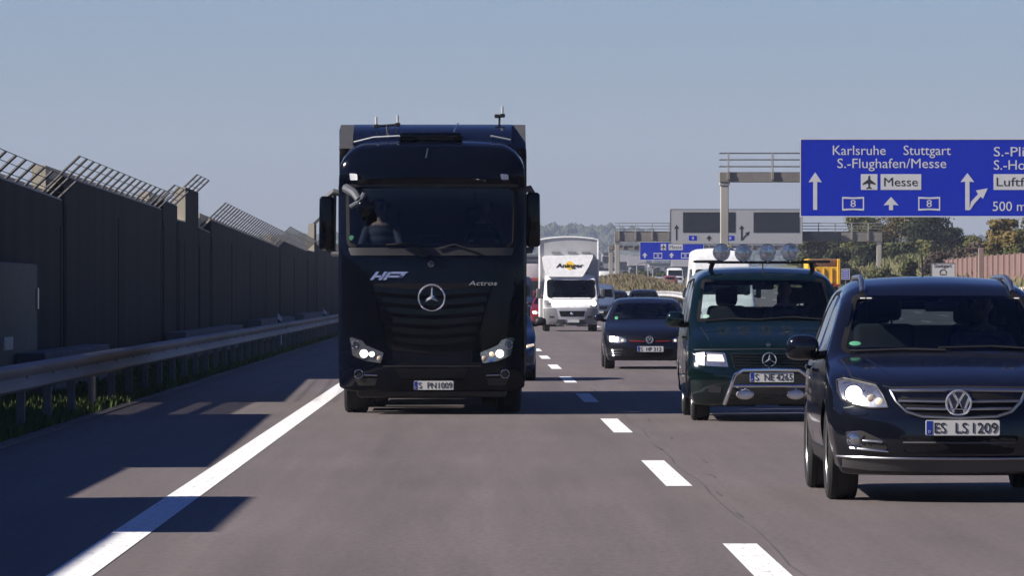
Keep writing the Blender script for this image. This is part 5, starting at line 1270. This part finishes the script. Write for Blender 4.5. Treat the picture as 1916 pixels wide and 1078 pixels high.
b = NB(); tube(b, [(-.0, 1.75, 1.78), (-.0, 1.78, 1.90)], .008, 6); obj('roof_aerial', b, M_BLACKP, v.root)
gaps(v, [[(1.1, .35), (1.08, 1.12)], [(2.21, .35), (2.21, 1.7)], [(3.32, .6), (3.32, 1.7)]]); handle(v, 2.05, 1.0)
cabin(v, 1.30, 1.10, .42, 1.95, .74, wide=1.5)
b = NB(); box(b, (.0, 1.70, 1.62), (.26, .03, .075), .02, 3); tube(b, [(0, 1.7, 1.65), (0, 1.75, 1.72)], .012, 6); obj('inside_mirror', b, M_GREYP, v.root)
person('dark-haired driver of the green van looking ahead over the wheel', (3.5 + .28, 69.5 + 2.02, .80), (.05, .055, .07), (.02, .015, .012), 'drive')
# ------------------------------------------------------------------ other cars: one builder for hatchbacks / saloons, one for vans
def plain_car(name, label, Yf, X, rgb, group=None, sc=1.0, hgt=1.0, rot=0, lamps=True, lit=False, plate=None, z=0.0, cat='car', full=True, wscale=1.0, mir_black=False):
    pm = paint('paint_%s_%d' % (name, len(MATS)), rgb, .3, .35, 1.0); k = hgt
    zz = lambda L_: [(a * sc, c * k * sc) for a, c in L_]
    sh = Shell(4.25 * sc, zz([(0, .70), (.15, .77), (.5, .86), (1.0, .945), (1.15, .985), (1.95, 1.345), (2.25, 1.42), (2.8, 1.45), (3.4, 1.41), (3.85, 1.28), (4.25, 1.08)]), zz([(0, .17), (4.25, .24)]), zz([(0, .86 / k * wscale), (.4, .89 / k * wscale), (2.5, .9 / k * wscale), (4.25, .84 / k * wscale)]),
               [(a * k * sc, c) for a, c in [(.15, .92), (.3, .97), (.55, 1), (.8, .985), (.95, .94), (1.3, .76), (1.45, .68)]], bulge([(a * k * sc, c) for a, c in [(.15, .08), (.3, .01), (.42, 0), (.55, .02), (.7, .08)]], .26, 2.8), lambda s, z_: .12 * s ** 3 + max(0, z_ - .8) * .5,
               es=.16, ery=(.07, .09), et=(.05, .10), crown=.035, ny=40 if full else 26, nx=14 if full else 10, nz=20 if full else 14, fl=1.1)
    v = Vehicle(name, label, cat, Yf, X, sh, pm, group, z); Z = lambda q: q * k * sc
    S2 = lambda L_: [(a * sc, c * k * sc) for a, c in L_]
    v.window('windscreen', rpoly(S2([(-.74, 1.0), (-.60, 1.33), (.60, 1.33), (.74, 1.0)]), .05), 'F', lambda c: 1.0 * sc < c.y < 2.4 * sc and c.z > Z(.9), band=.04)
    for ax, sg in (('L', -1), ('R', 1)):
        s_ = lambda c, s=sg: c.x * s > .4 * sc and c.z > Z(.85)
        v.window('side_window', rpoly(S2([(1.42, .99), (2.05, 1.31), (2.5, 1.355), (2.5, .97)]), .03), ax, s_, m=M_GLASSD, band=.03)
        v.window('side_window', rpoly(S2([(2.6, .97), (2.6, 1.355), (3.1, 1.345), (3.5, 1.2), (3.4, 1.0)]), .03), ax, s_, m=M_GLASSD, band=.03)
    v.window('rear_window', rpoly(S2([(-.56, .98), (-.48, 1.26), (.48, 1.26), (.56, .98)]), .04), 'B', lambda c: c.y > 3.4 * sc, m=M_GLASSD)
    v.arches([.86 * sc, 3.45 * sc], .355 * sc, .35, .55 * sc, zc=.33 * sc)
    v.finish()
    for s in (-1, 1):
        m2 = lambda L_: S2(L_) if s < 0 else mir(S2(L_))
        v.wheel(s * .78 * sc * wscale, .86 * sc, .32 * sc, .215 * sc, .215 * sc); v.wheel(s * .78 * sc * wscale, 3.45 * sc, .32 * sc, .215 * sc, .215 * sc)
        mirror(v, (s * .98 * sc * wscale, 1.5 * sc, Z(1.03)), (.20, .11, .14), pm if full and not mir_black else M_BLACKP, s, (s * .82 * sc, 1.55 * sc, Z(.97)), bev=.04)
        h = v.patch('headlight', rpoly(m2([(-.80, .66), (-.62, .655), (-.46, .61), (-.46, .54), (-.66, .53), (-.79, .56)]), .03), M_REFLECT, .006)
        x = s * .66 * sc; lamp_disc(v, 'main_beam', x, Z(.595), .05 * sc, M_LAMP if lit else M_LENS, h, .02, rim=M_CHROME)
        lamp_disc(v, 'indicator', s * .53 * sc, Z(.575), .03, M_LAMPW if lit else M_AMBER, h, .015)
        o = v.patch('bumper_vent', rpoly(m2([(-.78, .42), (-.52, .42), (-.56, .24), (-.76, .25)]), .03), M_INK, .003)
        if full:
            for i in range(3): curve_on(v, 'vent_blade', m2([(-.76, .38 - .05 * i), (-.55, .375 - .05 * i)]), .008, pm, .010, parent=o)
        v.patch('tail_lamp', rpoly(m2([(-.80, .98), (-.62, .96), (-.6, .80), (-.82, .82)]), .02), mat('tail_red', (.35, .01, .012), .15, coat=1), .006, 'B')
    v.patch('grille', rpoly(S2([(-.45, .625), (.45, .625), (.44, .555), (-.44, .555)]), .02), M_GRIT, .004)
    v.patch('lower_intake', rpoly(S2([(-.48, .41), (.48, .41), (.44, .24), (-.44, .24)]), .03), M_GRIT, .004)
    gaps(v, [S2([(1.35, .3), (1.34, .94)]), S2([(2.55, .3), (2.55, .96)])])
    cabin(v, 1.55 * sc, Z(.90), .36 * sc, 2.05 * sc, Z(.50), wide=1.3 * sc, hh=.52)
    if rot: v.root.rotation_euler = (0, 0, math.pi); v.root.location.y += 4.25 * sc
    return v
# black hatchback
v = plain_car('hatchback', 'near-black hatchback with a red grille line and round badge, following behind the green van', 117.2, 3.47, (.008, .010, .018), lit=True)
v.vw(1215.5, 636, .075)
curve_on(v, 'red_line', v.fp([(1178, 638.5), (1206, 639.5)], .05), .007, mat('red_trim', (.42, .02, .02), .4), .012); curve_on(v, 'red_line', v.fp([(1225, 639.5), (1254, 638.5)], .05), .007, MATS['red_trim'], .012)
v.plate(1217, 653.5, .52, .112, (('S', .115, .2), ('HP', .34, .55), ('312', .62, .92)))
v.patch('round_sticker', circle(-.63, 1.03, .035, 14), M_STICKER, .008)
person('driver in a light top behind the windscreen of the near-black hatchback', (3.47 + .36, 117.2 + 2.12, .52), (.25, .25, .27), (.10, .07, .04), 'drive', scale=.95)
# blue car half hidden by the truck
v = plain_car('car', 'blue car mostly hidden behind the black truck, only its flank and black mirror showing', 101.4, .15, (.010, .022, .07), lit=True, mir_black=True)
curve_on(v, 'day_light', [(.72, .60), (.84, .63)], .022, M_LAMPW, .012)

# vans
def plain_van(name, label, Yf, X, rgb, z_roof=2.0, w=.95, lit=False, hood=1.15, z=0.0, L=5.2, wind=(1.25, None), rake=.55, nose=.75, group=None, bump=None):
    pm = paint('paint_%s_%d' % (name, len(MATS)), rgb, .35, .1, .6); t0 = wind[0]; t1 = wind[1] or z_roof - .28
    y1 = nose + .1 + (t1 - t0) * rake
    sh = Shell(L, [(0, hood - .25), (.15, hood - .14), (nose, t0 - .05), (nose + .1, t0), (y1 + .04, t1 + .05), (y1 + .25, z_roof - .08), (y1 + .7, z_roof), (L, z_roof - .02)], [(0, .22), (L, .3)], [(0, w * .97), (.4, w), (L, w * .98)],
               [(.2, .93), (.4, .99), (.7, 1), (t0, .97), (t1, .90), (z_roof, .84)], bulge([(.2, .05), (.5, 0), (.8, .03), (hood, .10)], .16, 3), lambda s, q: .03, es=.13, ery=(.08, .05), et=(.05, .10), crown=.05, ny=36, nx=14, nz=24, fl=1.0)
    v = Vehicle(name, label, 'van', Yf, X, sh, pm, group, z); v.t0, v.t1 = t0, t1
    v.window('windscreen', rpoly([(-w * .84, t0 + .03), (-w * .80, t1 - .01), (w * .80, t1 - .01), (w * .84, t0 + .03)], .09), 'F', lambda c: nose - .1 < c.y < y1 + .6 and c.z > t0 - .1, band=.06, m=M_GLASSD)
    for ax, sg in (('L', -1), ('R', 1)):
        v.window('side_window', rpoly([(nose + .4, t0 + .02), (y1 + .1, t1 - .04), (y1 + .75, t1), (y1 + .75, t0 - .02)], .04), ax, lambda c, s=sg: c.x * s > .5 * w and c.z > .8, m=M_GLASSD)
        v.window('side_window', rpoly([(y1 + .95, t0), (y1 + .95, t1), (min(L - .3, y1 + 2.4), t1), (min(L - .3, y1 + 2.4), t0)], .04), ax, lambda c, s=sg: c.x * s > .5 * w and c.z > .8, m=M_GLASSD)
    v.arches([.95, L - 1.1], .40, .4, w * .6, zc=.36)
    v.finish()
    for s in (-1, 1):
        m2 = lambda q: q if s < 0 else mir(q)
        v.wheel(s * (w - .15), .95, .345, .225, .21); v.wheel(s * (w - .15), L - 1.1, .345, .225, .21)
        mirror(v, (s * (w + .13), nose + .55, t0 + .08), (.17, .14, .32), M_BLACKP, s, (s * (w - .04), nose + .6, t0), bev=.04)
        h = v.patch('headlight', rpoly(m2([(-w * .93, hood - .25), (-w * .72, hood - .27), (-w * .66, hood - .46), (-w * .92, hood - .44)]), .03), M_REFLECT, .006)
        lamp_disc(v, 'main_beam', s * w * .80, hood - .36, .07, M_LAMP if lit else M_LENS, h, .015, rim=M_CHROME)
    v.patch('grille', rpoly([(-w * .5, hood - .36), (w * .5, hood - .36), (w * .46, hood - .54), (-w * .46, hood - .54)], .03), M_GRIT, .004)
    v.patch('bumper', rpoly([(-w * .97, .52), (w * .97, .52), (w * .95, .30), (-w * .95, .30)], .03), bump or M_BLACKP, .012)
    v.plate(VX + (X) * F / Yf, VY + (H - z - .46) * F / Yf, .52, .112, (), 0)
    wiper(v, [(-w * .7, t0 + .05), (-w * .3, t0 + .07), (0, t0 + .05)], .012)
    cabin(v, nose + .55, t0 - .12, .42, nose + 1.15, t0 - .50, wide=1.5 * w, rear=False, hh=.55)
    return v
v = plain_van('van', 'white high-roof van showing above and left of the green van', 178.0, 7.55, (.80, .80, .79), 2.92, 1.0, wind=(1.45, 2.25), nose=.85, hood=1.35, L=6.0)
b = NB(); box(b, (.15, 1.9, 2.97), (.22, .5, .05), .02, 2); obj('roof_marker', b, mat('roof_yellow', (.7, .55, .08), .5), v.root)
plain_van('van', 'silver-blue van right of the white box van', 320.0, 6.70, (.09, .125, .21), 2.0, .95, lit=True, hood=1.15)
plain_van('van', 'dark blue van glimpsed between the truck and the white box van', 322.0, 2.15, (.02, .035, .075), 2.45, 1.0, hood=1.2, wind=(1.3, 1.95))
plain_car('car', 'dark blue car half hidden beside the silver-blue van', 345.0, 8.25, (.015, .022, .05), full=False, hgt=1.15, group='dark cars in the far left lane')
plain_car('car', 'black car with grey pillars driving ahead of the median barrier', 298.0, 8.60, (.012, .013, .02), full=False, hgt=1.17, group='dark cars in the far left lane')
plain_car('car', 'red car peeping out behind the white box van', 272.0, 3.42, (.22, .012, .02), full=False, lit=True)
# opposite carriageway, seen from behind
for a in ((1232, 700, (.75, .75, .74), 'white car on the far carriageway, first left of the white van', 1.0), (1254, 640, (.30, .09, .08), 'reddish car on the far carriageway beside the white van', 1.0), (1268, 660, (.7, .7, .7), 'white car on the far carriageway touching the white van outline', 1.0)):
    x = P(a[0], 0, a[1]).x; plain_car('car', a[3], a[1], x, a[2], full=False, rot=1, z=z_opp(a[1]) + .06, group='cars on the far carriageway')
plain_van('van', 'far white van above the dry median grass', 690.0, P(1264, 0, 690).x, (.78, .78, .77), 2.5, 1.0, z=z_opp(690) + .06)

# ------------------------------------------------------------------ white box van with advert
M_WV = paint('boxvan_white', (.80, .80, .79), .35, 0, .5); M_WBOX = mat('box_panel', (.36, .36, .375), .5, rgb2=(.43, .43, .44), scale=1.5)
M_BUMPG = mat('grey_bumper', (.17, .17, .18), .5, var=.15)
w = 1.09
sh = Shell(2.9, [(0, 1.02), (.15, 1.16), (.55, 1.36), (.65, 1.42), (1.15, 2.05), (1.3, 2.18), (1.7, 2.27), (2.9, 2.3)], [(0, .27), (2.9, .4)], [(0, w * .97), (.3, w), (2.9, w)], [(.2, .95), (.5, .99), (1.0, 1), (1.4, .98), (2.1, .92), (2.35, .90)],
           bulge([(.2, .05), (.5, 0), (.8, .02), (1.1, .10)], .16, 3), lambda s, z: 0, es=.12, ery=(.08, .04), et=(.05, .10), crown=.04, ny=34, nx=16, nz=26, fl=1.0)
v = Vehicle('box_van', 'white box van with a lettered wind deflector over the cab, following in the middle lane', 'van', 230.0, 3.715, sh, M_WV)
q = v.fp([(1025, 557), (1024, 524), (1113, 524), (1113, 557)], .9)
v.window('windscreen', rpoly(q, .13, 5), 'F', lambda c: .4 < c.y < 1.9 and c.z > 1.2, band=.07, m=M_GLASST)
for ax, sg in (('L', -1), ('R', 1)): v.window('side_window', rpoly([(1.0, 1.45), (1.45, 2.02), (2.2, 2.05), (2.2, 1.4)], .05), ax, lambda c, s=sg: c.x * s > .6 and c.z > 1.2, m=M_GLASSD)
v.arches([.95], .40, .4, .65, zc=.36)
v.finish('cab')
for s in (-1, 1):
    m2 = lambda L_: v.fp(L_, .05) if s < 0 else mir(v.fp(L_, .05))
    v.patch('bumper_corner', rpoly(m2([(1016.5, 577), (1040, 576), (1044, 598), (1038, 608), (1018, 606)]), .04), M_BUMPG, .02)
    v.patch('fog_recess', m2([(1028, 591.5), (1037, 591.5), (1037, 595), (1028, 595)]), M_INK, .024)
    h = v.patch('headlight', rpoly(m2([(1018, 561), (1026, 562), (1033, 575), (1018, 576)]), .03), M_BUMPG, .01); x, z = v.f(1026, 568, .05); lamp_disc(v, 'main_beam', s * abs(x), z, .13 if s > 0 else .08, M_LAMP if s > 0 else M_LENS, h, .05)
    b = NB(); c = (s * (w + .17), .95, 1.50); box(b, c, (.20, .16, .40), .05, 3); o = obj('door_mirror', b, M_GREYP, v.root); b = NB(); tube(b, [(c[0] - s * .05, .95, 1.36), (s * 1.0, 1.05, 1.33)], .04, 8); obj('mirror_arm', b, M_BLACKP, o)
    v.wheel(s * .94, .95, .34, .22, .21); v.wheel(s * .92, 4.6, .34, .30, .21)
g_ = v.patch('grille_frame', rpoly(v.fp([(1041, 576), (1099, 576), (1094, 598), (1045, 598)], .05), .02), M_SATIN if False else mat('silver_panel', (.45, .45, .47), .4, .3), .022)
v.patch('grille', rpoly(v.fp([(1046, 582), (1095, 582), (1092, 592.5), (1049, 592.5)], .05), .02), M_GRIT, .03, parent=g_)
x, z = v.f(1070, 587); lamp_disc(v, 'round_badge', x, z, .06, M_CHROME, v.root, .045)
v.patch('lower_bumper', rpoly(v.fp([(1040, 598.5), (1100, 598.5), (1100, 610), (1040, 610)], .05), .02), mat('bumper_dark', (.05, .05, .055), .55), .016)
v.plate(1071.5, 601, .52, .112, (), 0)
wiper(v, v.fp([(1030, 557), (1050, 555), (1070, 557)], .65), .02)
v.patch('scuttle_line', v.fp([(1032, 559), (1108, 559), (1108, 560.5), (1032, 560.5)], .6), M_BUMPG, .004)
# deflector
D = [(a[0], a[1]) for a in v.fp([(1014, 481), (1018, 478.5), (1110, 476.5), (1109, 483), (1101, 500), (1090, 518), (1024, 518), (1018, 503)], 1.2)]
b = NB(); dp = rpoly(D, .06); prism(b, dp, 0, .9)
for q in b.verts: q.co.y += 1.15 + (q.co.z - 2.3) * .35 if q.co.y < .5 else 1.3
de = obj('wind_deflector', b, M_WV, v.root, smooth=False)
def dy_at(z): return 1.15 + (z - 2.3) * .35
b = NB(); a0, a1 = v.f(1040.5, 501, 1.3), v.f(1090, 493, 1.3); text(b, 'Aninger', a0[0], a1[0], a0[1] + .01, .16, 0, .012, shear=.22); text(b, 'Aninger', a0[0] + .014, a1[0] + .014, a0[1] + .012, .16, 0, .011, shear=.22)
for q in b.verts: q.co.y += dy_at(q.co.z) - .006
obj('advert_lettering', b, M_INK, de, smooth=False)
b = NB(); x, z = v.f(1066, 497, 1.3); prism(b, rpoly([(x - .27, z), (x, z - .20), (x + .27, z), (x, z + .20)], .05), 0, .004)
for q in b.verts: q.co.y += dy_at(q.co.z) - .005
obj('yellow_diamond', b, mat('advert_yellow', (.80, .52, .05), .5), de, smooth=False)
# box body
b = NB(); x0, z1 = v.f(1009.5, 448, 2.2); x1, _ = v.f(1119.5, 448, 2.2)
prof = [(x0, .55), (x1, .55), (x1, z1 - .02)] + [(x1 + (x0 - x1) * i / 10, z1 + .10 * math.sin(math.pi * i / 10)) for i in range(1, 10)] + [(x0, z1 - .02)]
prism(b, prof, 2.2, 6.3); bx = obj('cargo_box', b, M_WBOX, v.root, smooth=False)
b = NB(); tube(b, [(x0, 2.19, .6), (x0, 2.19, z1 - .02)], .035, 6); tube(b, [(x1, 2.19, .6), (x1, 2.19, z1 - .02)], .035, 6); tube(b, [(p[0], 2.19, p[1]) for p in prof[2:]], .035, 6); obj('box_edge', b, M_WV, bx)
b = NB()
for px in (1040, 1070, 1096): x, z = v.f(px, 473, 2.2); box(b, (x, 2.17, z), (.36, .06, .07), .015, 1)
obj('box_bracket', b, M_BUMPG, bx)
b = NB(); box(b, (0, 3.6, .62), (1.0, 5.2, .22), .02, 1); obj('chassis', b, M_BLACKP, v.root)
cabin(v, 1.15, 1.30, .46, 1.75, .95, wide=1.7, rear=False)
person('driver of the white box van behind its wide windscreen', (3.715 + .46, 230 + 1.85, 1.0), (.12, .12, .14), (.05, .04, .03), 'drive')

# ------------------------------------------------------------------ trucks far off
def box_truck(name, label, Y, X, body, cabc, rot=0, z=0.0, h=3.6, hollow=False, L=7.5):
    t = thing(name, label, 'truck', (X, Y, z), math.pi if rot else 0); pm = paint('paint_%s_%d' % (name, len(MATS)), cabc, .4, 0, .5); pb = mat('box_%s_%d' % (name, len(MATS)), body, .55, var=.12, scale=2)
    b = NB(); box(b, (0, .85, 1.75), (2.35, 1.7, 2.2), .14, 3, taper=(.95, .9)); c = obj('cab', b, pm, t)
    b = NB(); box(b, (0, .05, 2.15), (2.0, .06, .85), .02, 2); obj('windscreen', b, M_INK, c)
    b = NB(); box(b, (0, .0, .62), (2.35, .3, .42), .06, 2); obj('bumper', b, M_BUMPG, t)
    for s in (-1, 1):
        b = NB(); box(b, (s * .9, -.13, .75), (.34, .06, .18), .03, 2); obj('headlight', b, M_LENSW, t)
        b = NB(); box(b, (s * 1.35, .3, 2.1), (.2, .16, .6), .04, 2); obj('door_mirror', b, M_BLACKP, t)
        for y in (1.0, L - 2.0):
            b = NB(); lathe(b, [(-.14, .3), (-.15, .46), (-.1, .5), (.1, .5), (.15, .46), (.14, .3)], 'X', (0, 0, 0), 24); o = obj('wheel', b, M_RUBBER, t); o.location = (s * 1.0, y, .5); b = NB(); lathe(b, [(s * .13, .3), (s * .05, .12), (s * .10, 0)], 'X', (0, 0, 0), 20); obj('rim', b, M_ALLOY, o)
    b = NB(); box(b, (0, L / 2 + .4, .85), (.9, L - .8, .28), .02, 1); obj('chassis', b, M_BLACKP, t)
    if hollow:   # tipper: open body with ribs and tailboard
        b = NB()
        for s in (-1, 1): box(b, (s * 1.16, L / 2 + 1.0, (h + 1.1) / 2), (.10, L - 2.2, h - 1.1), .02, 1)
        box(b, (0, L - .12, (h - .6 + 1.1) / 2), (2.3, .12, h - .6 - 1.1), .02, 1); box(b, (0, 2.1, (h + .8) / 2), (2.3, .10, h - 1.0), .02, 1); box(b, (0, L / 2 + 1, 1.12), (2.3, L - 2.2, .1), .01, 1)
        for s in (-1, 1): box(b, (s * 1.12, L - .05, (h + 1.0) / 2), (.24, .2, h - 1.0), .03, 1)
        for k in range(3): box(b, (-.6 + .6 * k, L - .03, (h + .4) / 2), (.10, .10, h - 1.8), .01, 1)
        o = obj('tipper_body', b, pb, t, smooth=False)
        b = NB(); box(b, (0, L / 2 + .9, h - .42), (2.15, L - 2.5, .86), .2, 3); obj('load', b, mat('rusty_load', (.16, .07, .03), .9, var=.4, scale=6, bump=.4, bscale=10), o)
    else:
        b = NB(); box(b, (0, L / 2 + 1.0, (h + 1.0) / 2), (2.5, L - 1.9, h - 1.0), .05, 2); obj('cargo_box', b, pb, t)
    b = NB()
    for s in (-1, 1): box(b, (s * .95, L + .02, .95), (.4, .08, .16), .02, 1)
    obj('tail_lamp', b, mat('tail_red', (.35, .01, .012), .15), t)
    if rot: t.location.y += L
    return t
box_truck('truck', 'far truck with red cab and pale box in the haze beside the black truck', 520.0, P(990, 0, 520).x, (.55, .53, .53), (.30, .05, .05), h=4.1)
box_truck('tipper_truck', 'yellow tipper truck with a rusty load on the far carriageway', 440.0, P(1542, 0, 440).x, (.75, .42, .015), (.75, .42, .02), rot=1, z=z_opp(440) + .06, h=2.95, hollow=True)
box_truck('truck', 'small white truck far off between the two thin gantry legs', 760.0, P(1140, 0, 760).x, (.75, .75, .74), (.7, .7, .7), rot=1, z=1.4, h=2.9)

# ------------------------------------------------------------------ air
HAZE_D = 0.00012
b = NB(); box(b, (0, 3600, 90), (2900, 7700, 210)); hz = obj('haze', b, [], smooth=False)
hm = bpy.data.materials.new('haze_air'); hm.use_nodes = True; nt = hm.node_tree; nt.nodes.clear(); o_ = nt.nodes.new('ShaderNodeOutputMaterial'); pv = nt.nodes.new('ShaderNodeVolumePrincipled')
pv.inputs['Color'].default_value = (.66, .75, .97, 1); pv.inputs['Density'].default_value = HAZE_D; pv.inputs['Anisotropy'].default_value = 0.0
nt.links.new(pv.outputs[0], o_.inputs['Volume']); hz.data.materials.append(hm); setp(hz, kind='stuff')
